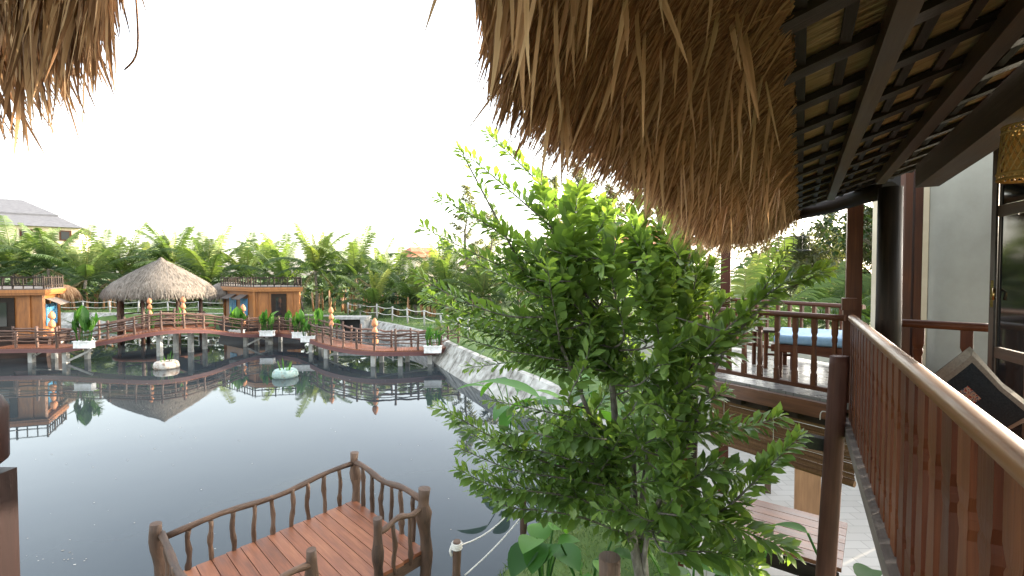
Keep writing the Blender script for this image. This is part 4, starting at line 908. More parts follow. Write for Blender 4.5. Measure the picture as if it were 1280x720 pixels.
for px, py, Y, h_, lab, n in POT:
    p = P(px, py, Y); t = thing('potted_plant', lab, 'potted plant', p + Vector((0, 0, -.17)), 'plants in white troughs on the footbridge')
    m = MB(); m.bar(p + Vector((-.42, 0, 0)), p + Vector((.42, .02, 0)), .3, .32); m.bar(p + Vector((-.46, 0, .172)), p + Vector((.46, .02, .172)), .36, .04); m.build('planter_box', M['white'], t)
    m = MB()
    for k in (-.26, 0, .26): broad_plant(m, p + Vector((k, 0, .17)), n, h_ * .45, h_ * (1.0 if k == 0 else .8), .24)
    m.build('foliage', M['canna'], t)
for px, Y, z, h_, lab in ((189, 29.3, 1.3, 1.3, 'leafy plant on bridge left of pavilion entrance'), (222, 30.2, 1.3, 1.2, 'leafy plant on bridge at pavilion right pole'), (360, 32.0, .9, 1.3, 'leafy plant behind far railing near cabin ladder'), (398, 30.4, .9, 1.5, 'upright leafy plant behind bridge left of the fourth lantern'), (420, 28.6, .9, 1.1, 'small leafy plant beside the fourth lantern')):
    p = PX(px, Y, z); m = MB(); broad_plant(m, p, 14, h_ * .5, h_, .24); tag(m.build('leafy_plant', M['canna']), lab, 'plant', 'loose green plants along the footbridge')
def lantern(px, ytop, ybot, Y, lab):
    t0, t1 = P(px, ybot, Y), P(px, ytop, Y); H = (t1 - t0).length; t = thing('stacked_lantern', lab, 'lantern', (t0.x, t0.y, t0.z - .3), 'three tier terracotta lanterns on the footbridge')
    m = MB(); m.tube([t0 + Vector((0, 0, -.5)), t1], .03, 6); m.build('pole', M['log_red'], t)
    for k in range(3):
        hh = H / 3; r_ = hh * .36; c = t0 + Vector((rng.gauss(0, .01), 0, k * hh)); m = MB()
        m.lathe([(r_ * .62, .0), (r_ * .95, hh * .16), (r_ * 1.0, hh * .30), (r_ * .86, hh * .55), (r_ * .52, hh * .8), (r_ * .16, hh * .97), (.0, hh * 1.0)], c, 14); m.build('shade', M['terracotta'], t)
for a in ((65, 388, 420, 25.6, 'leftmost terracotta lantern in front of the left cabin shutters'), (187, 372, 394, 28.9, 'terracotta lantern at left pole of the thatched pavilion'), (229, 370, 394, 30.0, 'terracotta lantern at right pole of the thatched pavilion'), (304, 380, 407, 31.0, 'terracotta lantern in front of the right cabin window'), (414, 383, 408, 27.2, 'terracotta lantern on far railing where the bridge bends'), (469, 397, 430, 23.9, 'terracotta lantern on near railing closest to the right shore')): lantern(*a)
def floater(px, py, mat, lab, n):
    p = P(px, py, 20); Y = 20 * E / (E - p.z); p = PX(px, Y, 0); t = thing('floating_planter', lab, 'planter', p)
    m = MB(); m.lathe([(.36, -.12), (.5, 0), (.55, .07), (.52, .24), (.45, .34), (.36, .32), (0, .29)], p, 20, wob=.03); m.build('tub', M[mat], t)
    m = MB()
    for _ in range(n): 
        a = rng.uniform(0, 6.28); m.blade(p + Vector((math.cos(a) * .2, math.sin(a) * .2, .28)), (math.cos(a) * .2, math.sin(a) * .2, 1), rng.uniform(.15, .6), .03, .4, rng.random(), 3)
    m.build('sprouts', M['canna'], t)
floater(206, 460, 'float', 'round rusty white floating planter below the pavilion', 12); floater(355, 471, 'aqua', 'round aqua floating planter with sprouts below the right cabin', 16)

# ------------------------------------------------------------------ far bank rope fence
def far_fence(pts, lab, two=True, step=2.6):
    q = catmull([(x, y, 0) for x, y in pts], 10); mid = q[len(q) // 2]; t = thing('rope_fence', lab, 'rope fence', (mid.x, mid.y, 1)); acc = 0; last = -9; posts = []
    for i in range(len(q)):
        if i: acc += (q[i] - q[i - 1]).length
        if acc - last > step: last = acc; posts.append(q[i] + Vector((rng.gauss(0, .1), 0, 0)))
    for p in posts:
        z = gz(p.x, p.y); p.z = z; m = MB(); m.tube([p + Vector((0, 0, -.3)), p + Vector((rng.gauss(0, .05), 0, 1.15 + rng.gauss(0, .06)))], .065, 7); m.build('post', M['pier'], t)
    for lv in (1.05, .55):
        for a, b_ in zip(posts, posts[1:]): rope('rope', a + Vector((0, 0, lv)), b_ + Vector((0, 0, lv)), .12, .028, t)
far_fence([(-46, 45.5), (-34, 45), (-25, 44.2), (-18, 42.8)], 'pale rope fence along the far bank behind the pavilion')
far_fence([(-14.5, 42), (-10.5, 38.5), (-6.5, 34.0), (-3.2, 29.2), (-1.8, 26)], 'pale rope fence on the right far bank behind the lantern', True, 2.0)

# ------------------------------------------------------------------ palms
def frond(mb, base, az, el, L, droop, nl, lw, ll, rnd0):
    d = Vector((math.cos(az) * math.cos(el), math.sin(az) * math.cos(el), math.sin(el))); q = base.copy(); pts = [q.copy()]; N = 14; ds = [d.copy()]
    for i in range(N):
        d = (d + Vector((0, 0, -droop * (.25 + 1.5 * i / N) / N))).normalized(); q = q + d * (L / N); pts.append(q.copy()); ds.append(d.copy())
    mb.tube(pts, [.05 * (1 - i / N) + .012 for i in range(N + 1)], 4, min(1, rnd0 + .3), False)
    for i in range(nl):
        f = .12 + .88 * i / nl; x = f * N; k = min(int(x), N - 1); p = pts[k].lerp(pts[k + 1], x - k); dd_ = ds[k]
        s = dd_.cross(Vector((0, 0, 1)))
        if s.length < .05: s = Vector((math.cos(az + 1.57), math.sin(az + 1.57), 0))
        s.normalize(); l_ = ll * (math.sin(math.pi * (.10 + .82 * f)) ** .6) * rng.uniform(.88, 1.08)
        up = s.cross(dd_)
        for sg in (-1, 1):
            dl = (s * sg * .75 + dd_ * .75 + up * rng.uniform(.1, .3)).normalized(); r_ = max(0, min(1, rnd0 + rng.gauss(0, .06)))
            mb.blade(p, dl, l_, lw, rng.uniform(1.0, 1.5), r_, 3, dd_ + up * .3)
def palm(seed, th_, nf, L, young=False):
    rr = random.Random(seed); t = thing('coconut_palm', 'x', 'palm tree')
    m = MB(); lean = rr.uniform(-.3, .3); pts = [Vector((lean * (i / 6) ** 2, 0, th_ * i / 6)) for i in range(7)]; m.tube([Vector((0, 0, -.4))] + pts, [.26, .22] + [.16 - .006 * i for i in range(6)], 8); m.build('trunk', M['palm_bark'], t, True)
    m = MB(); topp = pts[-1]
    for i in range(nf):
        f = (i + .5) / nf; el = R(85) - f ** 1.05 * R(82) + rr.gauss(0, .07); az = i * 2.399 + rr.gauss(0, .25)
        frond(m, topp + Vector((0, 0, .15 * (1 - f))), az, el, L * rr.uniform(.85, 1.1) * (.78 if f < .15 else 1), (.5 + 1.45 * f) + rr.gauss(0, .15), 40, .085, .72 * L / 4, .78 - .75 * f + rr.gauss(0, .1))
    m.build('fronds', M['palm'], t, True)
    if not young:
        m = MB()
        for i in range(3): frond(m, topp, rr.uniform(0, 6.28), R(-25), L * .8, 1.6, 26, .07, .7, .5)
        m.build('dead_fronds', M['palm_dry'], t, True)
    return t
protos = [palm(1, 3.2, 18, 5.9), palm(2, 2.2, 17, 6.1), palm(3, 4.2, 17, 5.5), palm(4, 1.1, 14, 5.4, True)]
used = [False] * 4
ORD = ['first', 'second', 'third', 'fourth', 'fifth', 'sixth', 'seventh', 'eighth', 'ninth', 'tenth', 'eleventh', 'twelfth', 'thirteenth', 'fourteenth', 'fifteenth', 'sixteenth', 'seventeenth', 'eighteenth', 'nineteenth', 'twentieth', 'twenty-first', 'twenty-second']
def place_palm(kind, px, Y, top_y, label, group):
    h0 = (3.2 + 4.9, 2.2 + 5.1, 4.2 + 4.5, 1.1 + 4.7)[kind]
    x = (px - 640) / F * Y; z0 = gz(x, Y); want = E + (343 - top_y) / F * Y - z0; sc = max(.55, min(1.7, want / h0)); loc = Vector((x, Y, z0)); rz = rng.uniform(0, 6.28)
    if not used[kind]:
        used[kind] = True; o = protos[kind]; o.location = loc; o.rotation_euler = (0, 0, rz); o.scale = (sc, sc, sc); o['label'] = label; o['group'] = group
    else: o = dup(protos[kind], loc, rz, sc, label, group)
    return o
front = [(-30, 1, 50, 288), (22, 0, 53, 279), (62, 2, 52, 284), (104, 0, 49, 293), (150, 0, 54, 287), (215, 2, 57, 284), (262, 1, 55, 288), (312, 0, 58, 297), (352, 1, 54, 294), (396, 2, 50, 287), (448, 0, 51, 289), (492, 1, 46, 311), (520, 3, 42, 322), (470, 3, 41, 332), (556, 1, 44, 306), (605, 1, 42, 318), (648, 0, 46, 300)]
for i, (px, k, Y, ty) in enumerate(front): place_palm(k, px, Y, ty, '%s coconut palm from the left in the front row beyond the pond' % ORD[i], 'coconut palms of the front row')
back = [(-40, 62), (15, 60), (85, 64), (128, 60), (185, 64), (240, 62), (332, 64), (425, 62), (470, 60), (548, 56), (600, 58), (690, 50), (740, 46)]
for i, (px, Y) in enumerate(back): place_palm(rng.choice((0, 1, 2, 0)), px, Y, rng.uniform(292, 306), '%s coconut palm from the left in the back row beyond the pond' % ORD[i], 'coconut palms of the back row')
for px, Y, ty, k, lab in ((930, 15, 310, 3, 'young backlit palm behind the veranda left post'), (965, 19, 325, 3, 'young palm behind the veranda side table'), (1040, 22, 335, 1, 'small palm behind the blue daybed'), (1085, 24, 330, 1, 'small palm beyond the tall veranda post'), (870, 24, 318, 1, 'palm behind the right side of the leafy shrub'), (800, 30, 322, 1, 'palm behind the middle of the leafy shrub')): place_palm(k, px, Y, ty, lab, 'palms behind the veranda')
# dim undergrowth under the palms
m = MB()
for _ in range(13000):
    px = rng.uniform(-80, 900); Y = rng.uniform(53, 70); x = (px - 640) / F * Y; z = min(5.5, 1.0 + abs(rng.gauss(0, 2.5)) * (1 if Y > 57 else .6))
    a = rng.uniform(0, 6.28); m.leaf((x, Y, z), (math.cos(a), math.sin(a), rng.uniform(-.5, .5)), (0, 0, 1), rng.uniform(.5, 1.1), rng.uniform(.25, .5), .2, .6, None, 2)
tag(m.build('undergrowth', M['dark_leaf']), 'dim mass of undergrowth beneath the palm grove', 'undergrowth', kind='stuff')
# banana clumps and bare stems at the edge of the grove
for i, (px, Y, lab) in enumerate(((345, 49, 'banana clump right behind the right cabin'), (410, 47, 'banana clump behind the bend of the bridge'), (455, 45, 'banana clump left of the lantern near the right shore'), (500, 42.5, 'banana clump with yellow stems behind the rope fence'), (530, 41, 'banana clump at the right end of the rope fence'), (130, 50, 'banana clump left of the pavilion'), (95, 49, 'banana clump behind the left cabin'))):
    x = (px - 640) / F * Y; z = gz(x, Y); t = thing('banana_clump', lab, 'banana plant', (x, Y, z), 'banana clumps under the palms'); m = MB(); m2 = MB()
    for _ in range(9):
        b0 = Vector((x + rng.gauss(0, 1.1), Y + rng.gauss(0, .6), z)); hh = rng.uniform(1.2, 2.2); m = MB(); m.tube([b0, b0 + Vector((rng.gauss(0, .1), 0, hh))], [.11, .07], 6, rng.random()); m.build('stem', M['pale_wood'], t)
        for _ in range(5):
            a = rng.uniform(0, 6.28); m2.leaf(b0 + Vector((0, 0, hh)), (math.cos(a), math.sin(a), rng.uniform(.3, 1.5)), (0, 0, 1), rng.uniform(1.0, 1.7), rng.uniform(.3, .45), .2, 1.3, None, 5, .6)
    m2.build('foliage', M['palm'], t)

# ------------------------------------------------------------------ casuarinas and trees, haze put into their colour
def casuarina(px, Y, top_y, lab, dens=1.0, sprd=.2):
    x = (px - 640) / F * Y; z0 = gz(x, Y); H = E + (343 - top_y) / F * Y - z0; t = thing('casuarina_tree', lab, 'tree', (x, Y, z0), 'feathery trees on the right'); base = Vector((x, Y, z0))
    m = MB(); pts = [base + Vector((.3 * math.sin(i * .9 + px), .2 * math.cos(i * .7), H * i / 8)) for i in range(9)]; m.tube(pts, [.02 * H * (1 - i / 8.6) ** 1.1 + .01 for i in range(9)], 7); m.build('trunk', M['palm_bark'], t)
    m = MB(); lf = MB(); nb = int(34 * dens)
    for i in range(nb):
        f = .16 + .84 * (i / nb) ** .8; k = min(int(f * 8), 7); p = pts[k].lerp(pts[k + 1], f * 8 - k); a = rng.uniform(0, 6.28); L = H * sprd * (1.25 - f) * rng.uniform(.6, 1.3) + .3
        d = Vector((math.cos(a), math.sin(a), rng.uniform(.3, .9))).normalized(); q = [p + d * (L * j / 4) + Vector((0, 0, -.04 * L * (j / 4) ** 2 * 4 * .3)) for j in range(5)]
        m.tube(q, [.035 * (1 - j / 5) + .006 for j in range(5)], 4, None, False)
        for _ in range(int(60 * dens)):
            g_ = rng.uniform(.2, 1.05) * 4; kk = min(int(g_), 3); pp = q[kk].lerp(q[kk + 1], g_ - kk) + Vector((rng.gauss(0, .12), rng.gauss(0, .12), rng.gauss(0, .1))) * (L * .35)
            lf.blade(pp, d * .5 + Vector((rng.gauss(0, .5), rng.gauss(0, .5), rng.uniform(-.6, .5))), rng.uniform(.4, .9), rng.uniform(.04, .09), 1.0, None, 2)
    m.build('branches', M['palm_bark'], t); lf.build('foliage', M['casuarina'], t)
for a in ((585, 48, 232, 'feathery casuarina rising left of the shrub top', .9, .16), (612, 50, 262, 'shorter casuarina beside the one left of the shrub', .8, .2), (690, 42, 222, 'tall thin casuarina behind the shrub top', 1.1, .15), (733, 38, 208, 'casuarina touching the thatch fringe', 1.2, .17), (770, 40, 235, 'casuarina hidden behind the shrub centre', 1.1, .2), (1010, 34, 300, 'low hazy casuarina left of the tall veranda post', 1.4, .35), (1035, 36, 262, 'tall sparse casuarina behind the blue daybed', .9, .15), (1052, 44, 285, 'casuarina close behind the tall veranda post', 1.2, .25), (1085, 30, 262, 'casuarina between veranda post and cream wall', 1.3, .25), (985, 46, 315, 'distant casuarina under the birdcage', 1.2, .4)): casuarina(*a)
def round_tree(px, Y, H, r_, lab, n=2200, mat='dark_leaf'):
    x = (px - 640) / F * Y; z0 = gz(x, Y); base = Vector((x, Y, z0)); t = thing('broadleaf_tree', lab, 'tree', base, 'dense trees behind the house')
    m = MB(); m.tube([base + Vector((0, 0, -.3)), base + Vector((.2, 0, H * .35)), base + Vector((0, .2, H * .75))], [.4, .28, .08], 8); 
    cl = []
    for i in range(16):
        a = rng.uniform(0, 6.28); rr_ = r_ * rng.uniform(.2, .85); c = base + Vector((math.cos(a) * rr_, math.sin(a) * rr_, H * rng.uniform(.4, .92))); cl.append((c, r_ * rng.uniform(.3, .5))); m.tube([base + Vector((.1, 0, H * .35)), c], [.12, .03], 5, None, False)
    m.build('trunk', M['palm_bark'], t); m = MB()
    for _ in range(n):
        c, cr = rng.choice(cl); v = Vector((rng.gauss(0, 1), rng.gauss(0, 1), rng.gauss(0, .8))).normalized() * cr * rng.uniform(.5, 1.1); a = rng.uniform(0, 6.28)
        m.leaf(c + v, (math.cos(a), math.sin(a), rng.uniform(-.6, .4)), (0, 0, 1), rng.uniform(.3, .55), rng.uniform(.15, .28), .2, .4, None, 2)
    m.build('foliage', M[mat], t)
for a in ((1120, 26, 12.5, 4.2, 'dense tree added for shade behind the black column'), (1210, 24, 13.0, 4.5, 'dense tree added for shade behind the grey wall'), (1320, 22, 13, 4.5, 'unseen dense tree added for shade right of the house'), (1165, 31, 13.5, 5, 'dense tree added for shade beyond the one behind the grey wall', 3200), (1135, 40, 14, 5.5, 'tall dense tree added for shade farther behind the black column', 3200), (1250, 32, 14, 5.5, 'dense tree added for shade farther behind the glazed door', 3200), (1400, 26, 14, 5, 'unseen dense tree added for shade beside the house on the right', 3200), (1030, 40, 8.5, 4, 'rounded tree under the tall sparse casuarina', 2200, 'casuarina'), (960, 44, 8, 4, 'rounded tree behind the veranda left end', 2200, 'casuarina')): round_tree(*a)  # dense dark trees are added sun blockers; last pair is paled for haze

# ------------------------------------------------------------------ far buildings
def hipped(name, label, px0, px1, Y0, Y1, eave_y, ridge_y, depth, wall_h, mat, hip=.22):
    A = P(px0, eave_y, Y0); B = P(px1, eave_y, Y1); ze = B.z; d = Vector((B.x - A.x, B.y - A.y, 0)); n_ = Vector((-d.y, d.x, 0)).normalized() * depth; zr = E + (343 - ridge_y) / F * Y1
    t = thing(name, label, 'building', (A.x, A.y, 0)); A0 = Vector((A.x, A.y, 0)); B0 = Vector((B.x, B.y, 0))
    m = MB(); ins = d.normalized() * 1.0 + n_.normalized() * 1.0; p4 = [A0 + ins, B0 - d.normalized() * 2 + ins, B0 + n_ - ins, A0 + n_ - n_.normalized() * 2 + ins]
    m.prism([(p.x, p.y) for p in [A0 + d.normalized() + n_.normalized(), B0 - d.normalized() + n_.normalized(), B0 - d.normalized() + n_ - n_.normalized(), A0 + d.normalized() + n_ - n_.normalized()]], ze - wall_h, ze + .1); m.build('wall', M['cream'], t)
    m = MB(); up = Vector((0, 0, 1)); a, b_, c, e = A0 + up * ze, B0 + up * ze, B0 + n_ + up * ze, A0 + n_ + up * ze; r0 = A0.lerp(B0, hip) + n_ * .5 + up * zr; r1 = A0.lerp(B0, 1 - hip) + n_ * .5 + up * zr
    mid = .42; f1 = lambda p, q: p.lerp(q, mid)
    for lo, hi in (((a, b_), (r0, r1)), ((b_, c), (r1, r1)), ((c, e), (r1, r0)), ((e, a), (r0, r0))):
        l0, l1 = lo; h0, h1 = hi; m0, m1 = l0.lerp(h0, mid), l1.lerp(h1, mid); m.face([l0, l1, m1, m0], None, .4); st_ = up * .35; m.face([m0 + st_, m1 + st_, h1 + st_, h0 + st_][:4] if (h0 - h1).length > .1 else [m0 + st_, m1 + st_, h0 + st_], None, .6); m.face([m0, m1, m1 + st_, m0 + st_], None, .2)
    m.face([e, c, b_, a], None, .3); m.build('roof', M[mat], t)
    return t, A0, B0, d, n_, ze
t, A0, B0, d, n_, ze = hipped('resort_building', 'large building with two tier grey tiled roof far left behind palms', -540, 106, 65, 96, 285, 250, 22, 9, 'slate', .2)
dn = d.normalized(); L = d.length
for i in range(9):
    q = B0 - dn * (3 + i * 5.5) + n_.normalized() * .95; m = MB(); m.bar(q - dn * .9 + Vector((0, 0, ze - 1.6)), q + dn * .9 + Vector((0, 0, ze - 1.6)), .12, 2.0); wd = m.build('window', M['rail'], t)
    m = MB(); m.bar(q - dn * .6 - n_.normalized() * .08 + Vector((0, 0, ze - 1.6)), q + dn * .6 - n_.normalized() * .08 + Vector((0, 0, ze - 1.6)), .04, 1.6); m.build('pane', M['glass'], wd)
hipped('tiled_house', 'small house with red clay roof peeking above palms left of shrub', 515, 556, 75, 78, 322, 311, 8, 5, 'rooftile')
hipped('tiled_house', 'house with orange clay roof glimpsed through the shrub top', 770, 885, 36, 38, 306, 282, 8, 1.2, 'rooftile')

# ------------------------------------------------------------------ the big leafy shrub in front
gb = Vector((1.5, 5.0, .28))
shrub = thing('calabash_tree', 'big leafy green shrub with long arching branches in the centre', 'tree', gb)
stems = [
    [gb, P(800, 720, 4.85), P(775, 600, 4.8), P(765, 480, 4.8), P(745, 370, 4.8), P(716, 240, 4.75)],
    [gb + Vector((.04, .05, 0)), P(803, 650, 4.93), P(815, 540, 5.05), P(832, 420, 5.1), P(828, 300, 5.1), P(812, 238, 5.05)],
    [gb + Vector((-.03, .03, 0)), P(792, 690, 4.82), P(752, 560, 4.65), P(700, 430, 4.6), P(640, 310, 4.5), P(578, 192, 4.35)],
    [gb + Vector((.04, -.05, 0)), P(806, 690, 4.78), P(855, 560, 4.4), P(905, 440, 4.25), P(965, 375, 4.15), P(1036, 337, 4.1)],
    [gb + Vector((0, .07, 0)), P(795, 640, 4.98), P(790, 480, 5.4), P(780, 360, 5.5), P(765, 255, 5.5)]]
stem_pts = []; br_m = MB()
for si, s in enumerate(stems):
    q = catmull(s, 8); r0 = (.070, .04, .035, .03, .035)[si]
    br_m.tube(q, [r0 * (1 - .93 * (i / (len(q) - 1)) ** .8) + .004 for i in range(len(q))], 9, None); stem_pts.append(q)
br_m.build('trunk', M['bark'], shrub)
SPRAYS = [  # long leafy shoots as points seen in the photo (column, row, distance) from root to tip, leaf sizes
    ([(745, 330, 4.75), (693, 287, 4.6), (630, 232, 4.45), (572, 185, 4.3)], .07, .13), ([(740, 375, 4.75), (683, 333, 4.6), (615, 285, 4.45), (549, 246, 4.3)], .07, .13),
    ([(745, 395, 4.75), (693, 364, 4.6), (610, 325, 4.4), (525, 283, 4.25)], .07, .13), ([(760, 410, 4.7), (697, 397, 4.5), (634, 395, 4.35), (570, 372, 4.25), (520, 343, 4.2)], .08, .14),
    ([(765, 435, 4.7), (700, 420, 4.55), (624, 402, 4.4), (527, 374, 4.25)], .07, .13), ([(760, 465, 4.7), (700, 450, 4.6), (620, 435, 4.5), (545, 408, 4.4)], .08, .13),
    ([(775, 470, 4.8), (720, 445, 4.7), (660, 450, 4.65), (584, 460, 4.6)], .08, .14), ([(775, 545, 4.75), (733, 527, 4.6), (680, 514, 4.45), (612, 500, 4.3)], .08, .14),
    ([(770, 600, 4.7), (700, 583, 4.45), (645, 563, 4.25), (590, 532, 4.1), (548, 508, 4.0)], .08, .14), ([(775, 610, 4.6), (713, 599, 4.4), (640, 587, 4.2), (572, 559, 4.1)], .07, .12),
    ([(800, 652, 4.7), (721, 623, 4.35), (665, 614, 4.15), (620, 609, 4.05), (574, 587, 3.95)], .09, .15), ([(770, 560, 4.5), (720, 555, 4.3), (660, 540, 4.2), (620, 545, 4.1)], .09, .14),
    ([(740, 380, 4.6), (715, 330, 4.45), (718, 280, 4.4), (722, 238, 4.35)], .13, .21), ([(720, 350, 4.7), (690, 290, 4.6), (677, 230, 4.5)], .09, .15),
    ([(770, 370, 4.9), (752, 300, 4.85), (748, 255, 4.8)], .12, .19), ([(800, 360, 4.9), (795, 300, 4.8), (802, 245, 4.75)], .12, .19), ([(835, 370, 5.0), (838, 310, 4.95), (846, 262, 4.9)], .12, .18),
    ([(840, 440, 5.0), (868, 370, 4.95), (886, 296, 4.9)], .12, .18), ([(850, 420, 5.0), (880, 370, 4.9), (893, 330, 4.85)], .12, .18), ([(780, 420, 4.5), (765, 350, 4.35), (772, 290, 4.3)], .12, .19),
    ([(730, 400, 4.5), (690, 350, 4.35), (655, 300, 4.3)], .10, .17), ([(700, 380, 4.55), (660, 340, 4.4), (622, 318, 4.35)], .09, .15), ([(820, 430, 4.5), (815, 380, 4.4), (825, 330, 4.35)], .12, .19),
    ([(835, 500, 4.5), (880, 440, 4.3), (935, 388, 4.2), (985, 352, 4.12), (1036, 336, 4.05)], .10, .17), ([(930, 395, 4.2), (952, 365, 4.15), (968, 340, 4.12), (986, 314, 4.1)], .06, .10), ([(870, 450, 4.35), (905, 440, 4.25), (945, 400, 4.2)], .11, .17),
    ([(820, 560, 4.3), (870, 542, 4.15), (930, 535, 4.0), (976, 521, 3.9)], .10, .16), ([(840, 660, 4.2), (900, 640, 4.05), (945, 600, 3.95), (975, 570, 3.9), (1002, 543, 3.85)], .09, .14), ([(830, 550, 4.4), (865, 515, 4.3), (908, 488, 4.2)], .09, .14),
    ([(820, 640, 4.1), (880, 648, 3.95), (940, 668, 3.85), (988, 690, 3.8)], .12, .18), ([(830, 690, 4.0), (890, 690, 3.9), (950, 712, 3.8)], .12, .18), ([(840, 620, 4.2), (880, 590, 4.0), (925, 590, 3.95)], .12, .18)]
SPRAYS += [([(835, 470, 4.7), (858, 400, 4.6), (876, 318, 4.55)], .11, .17), ([(845, 470, 4.6), (880, 420, 4.5), (908, 372, 4.45)], .11, .17), ([(820, 400, 4.9), (850, 350, 4.8), (868, 290, 4.75)], .12, .18), ([(800, 480, 4.4), (835, 440, 4.3), (868, 420, 4.2)], .11, .18), ([(810, 520, 4.4), (850, 490, 4.25), (880, 470, 4.2)], .11, .17)]
for k in range(12):                            # further shoots beside the long left ones
    pl0, l0, l1 = SPRAYS[k]; ox, oy, oY = rng.uniform(8, 40), rng.choice((-1, 1)) * rng.uniform(14, 26), rng.uniform(.1, .5)
    SPRAYS.append(([(x + ox * (i + 1) / len(pl0), y + oy, Y + oY) for i, (x, y, Y) in enumerate(pl0)], l0, l1))
for k, (pl0, l0, l1) in enumerate(SPRAYS): SPRAYS[k] = (pl0, l0 * 1.3, l1 * 1.22)
for _ in range(72):                            # shoots that fill the middle of the crown
    x0 = rng.uniform(690, 860); y0 = rng.uniform(310, 640); Y0 = rng.uniform(4.3, 5.5); a = rng.uniform(-2.7, -.5) + (-.25 if x0 < 780 else .25); l_ = rng.uniform(55, 115)
    x1, y1 = x0 + math.cos(a) * l_, y0 + math.sin(a) * l_ * .8
    if y1 < 240 or x1 > 890: continue
    SPRAYS.append(([(x0, y0, Y0), ((x0 + x1) / 2, (y0 + y1) / 2 + 4, Y0 - .08), (x1, y1, Y0 - rng.uniform(-.1, .4))], .11, .19))
for _ in range(20):
    x0 = rng.uniform(790, 880); y0 = rng.uniform(520, 690); Y0 = rng.uniform(3.8, 4.6); a = rng.uniform(-2.9, .6); l_ = rng.uniform(40, 85)
    SPRAYS.append(([(x0, y0, Y0), (x0 + math.cos(a) * l_ * .5, y0 + math.sin(a) * l_ * .45, Y0), (x0 + math.cos(a) * l_, y0 + math.sin(a) * l_ * .7 + 8, Y0 - .15)], .12, .20))
tw = MB(); lv = MB()
def leafy(q, n_per_m, lmin, lmax, f0=.25, tipr=.0):
    L = sum((q[i + 1] - q[i]).length for i in range(len(q) - 1)); n = int(L * n_per_m)
    for i in range(n):
        f = f0 + (1 - f0) * (i + rng.random()) / n; x = f * (len(q) - 1); k = min(int(x), len(q) - 2); p = q[k].lerp(q[k + 1], x - k); d = (q[k + 1] - q[k]).normalized()
        a = i * 2.4 + rng.uniform(-.5, .5); s = d.cross(Vector((0, 0, 1))); s = s.normalized() if s.length > .01 else Vector((1, 0, 0)); u = s.cross(d)
        out = s * math.cos(a) + u * math.sin(a); ld = (d * rng.uniform(.5, 1.1) + out + Vector((0, 0, .12))).normalized()
        lean_up = out.cross(s) if False else (u + Vector((rng.gauss(0, .4), rng.gauss(0, .4), .8)))
        L_ = rng.uniform(lmin, lmax) * (1.08 - .36 * max(0, f - .6) / .4)
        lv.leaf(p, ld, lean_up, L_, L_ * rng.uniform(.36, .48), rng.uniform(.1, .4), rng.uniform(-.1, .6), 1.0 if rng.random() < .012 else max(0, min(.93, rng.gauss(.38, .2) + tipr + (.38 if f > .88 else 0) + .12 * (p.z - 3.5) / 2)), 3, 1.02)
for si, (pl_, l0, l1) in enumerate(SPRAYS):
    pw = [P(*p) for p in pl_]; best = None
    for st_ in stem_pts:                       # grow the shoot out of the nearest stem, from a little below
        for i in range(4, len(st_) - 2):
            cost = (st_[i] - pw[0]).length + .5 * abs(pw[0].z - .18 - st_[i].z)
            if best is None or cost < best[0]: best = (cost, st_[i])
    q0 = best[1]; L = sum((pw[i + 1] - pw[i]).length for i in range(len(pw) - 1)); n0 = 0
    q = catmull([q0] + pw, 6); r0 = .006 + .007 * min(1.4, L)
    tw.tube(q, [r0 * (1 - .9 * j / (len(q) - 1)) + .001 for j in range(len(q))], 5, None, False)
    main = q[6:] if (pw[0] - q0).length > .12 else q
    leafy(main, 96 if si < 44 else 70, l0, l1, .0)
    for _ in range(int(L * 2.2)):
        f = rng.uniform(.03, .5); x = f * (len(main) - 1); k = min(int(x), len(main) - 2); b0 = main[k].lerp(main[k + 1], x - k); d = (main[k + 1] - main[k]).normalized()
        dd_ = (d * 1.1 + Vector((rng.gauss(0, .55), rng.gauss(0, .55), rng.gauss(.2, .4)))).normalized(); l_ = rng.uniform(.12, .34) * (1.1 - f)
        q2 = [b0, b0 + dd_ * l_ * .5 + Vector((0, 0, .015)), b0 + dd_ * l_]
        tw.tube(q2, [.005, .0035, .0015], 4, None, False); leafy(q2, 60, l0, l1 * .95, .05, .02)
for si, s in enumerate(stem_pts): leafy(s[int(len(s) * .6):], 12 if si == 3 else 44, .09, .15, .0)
tw.build('twigs', M['bark'], shrub); lv.build('leaves', M['leaf'], shrub)

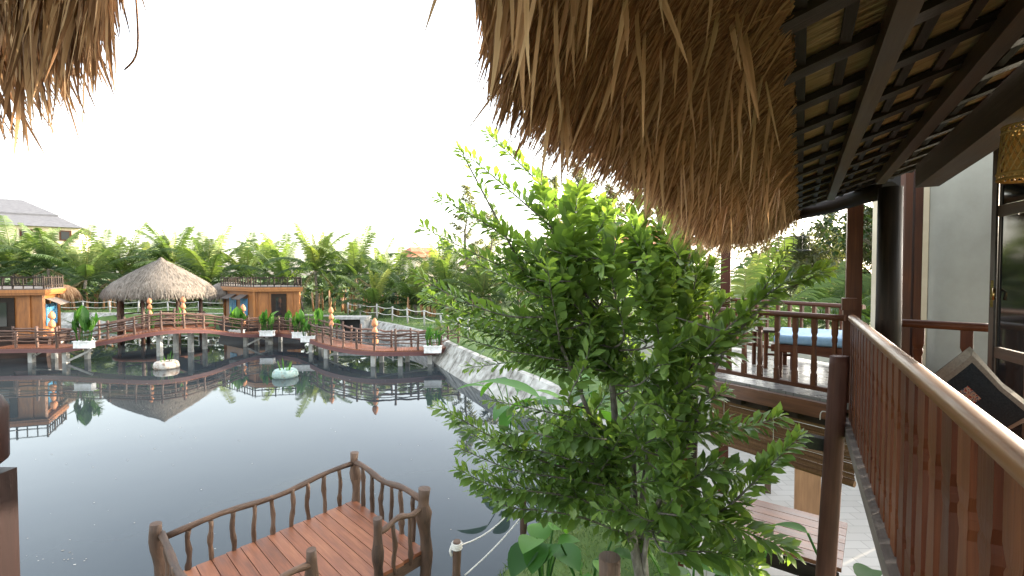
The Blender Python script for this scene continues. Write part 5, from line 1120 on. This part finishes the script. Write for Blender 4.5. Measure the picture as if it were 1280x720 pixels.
# garden plants on the near bank
def big_leaf_plant(name, base, n, hs, lsize, lab, mat='canna', wr=.55, spread=.7, seed=0):
    rr = random.Random(seed); t = thing(name, lab, 'plant', base); m = MB(); m2 = MB()
    for i in range(n):
        a = i * 2.4 + rr.gauss(0, .3); h_ = hs * rr.uniform(.6, 1.1); tp = base + Vector((math.cos(a) * spread * h_ * .6, math.sin(a) * spread * h_ * .6, h_)); mid = base.lerp(tp, .5) + Vector((0, 0, .15 * h_))
        m2.tube(catmull([base, mid, tp], 4), .014, 5, None, False); L = lsize * rr.uniform(.7, 1.15)
        m.leaf(tp, (math.cos(a) * .8, math.sin(a) * .8, rr.uniform(-.3, .5)), (0, 0, 1), L, L * wr, .25, .7, None, 7, .5)
    m2.build('stalks', M['canna'], t); m.build('foliage', M[mat], t)
for i, (px, py, Y, n, hs, ls, lab, wr, sprd) in enumerate(((680, 760, 5.9, 9, 1.05, .44, 'elephant ear plant with heart shaped leaves on the near bank', .75, .35), (735, 800, 5.6, 8, 1.1, .46, 'broad leaved plant right of the elephant ear under the shrub', .5, .5), (700, 640, 8.4, 10, 2.1, 1.4, 'left one of the two banana plants behind the shrub trunk', .3, .3), (745, 640, 8.8, 10, 2.1, 1.3, 'right one of the two banana plants behind the shrub trunk', .3, .3), (1000, 830, 4.7, 4, 1.25, .7, 'banana plant at the foot of the veranda', .35, .7), (1068, 800, 4.9, 6, 1.3, .7, 'banana plant right of the round stilt', .4, .6), (640, 560, 12.2, 9, 1.5, 1.0, 'banana plant on the grass above the concrete bank', .32, .7), (860, 760, 5.3, 9, 1.4, .6, 'broad leaved bush under the right side of the shrub', .45, .7), (920, 780, 4.7, 9, 1.3, .55, 'broad leaved bush below the plank platform', .4, .8))):
    q = P(px, py, Y); big_leaf_plant('leafy_plant', Vector((q.x, q.y, max(.25, gz(q.x, q.y)))), n, hs, ls, lab, 'canna' if i not in (7, 8) else 'leaf', wr, sprd, i)
# grass on the near bank
m = MB()
for _ in range(14000):
    x = rng.uniform(-1.2, 3.2); y = rng.uniform(5.6, 12.5); s = sdist(x, y)
    if s < .35: continue
    m.blade((x, y, gz(x, y) - .01), (rng.gauss(0, .35), rng.gauss(0, .35), 1), rng.uniform(.05, .13), .009, .6, None, 2)
tag(m.build('bank_grass', M['grass']), 'short green grass on the near bank by the rope fence', 'grass', kind='stuff')
m = MB()
for _ in range(16000):
    px = rng.uniform(60, 640); y = rng.uniform(27, 52); x = (px - 640) / F * y; s = sdist(x, y)
    if s < 1.2: continue
    m.blade((x, y, gz(x, y) - .01), (rng.gauss(0, .4), rng.gauss(0, .4), 1), rng.uniform(.08, .22), .03, .6, None, 2)
tag(m.build('far_grass', M['grass']), 'green lawn grass on the far bank under the palms', 'grass', kind='stuff')
for o in bpy.data.objects:
    if '_o' in o: del o['_o']
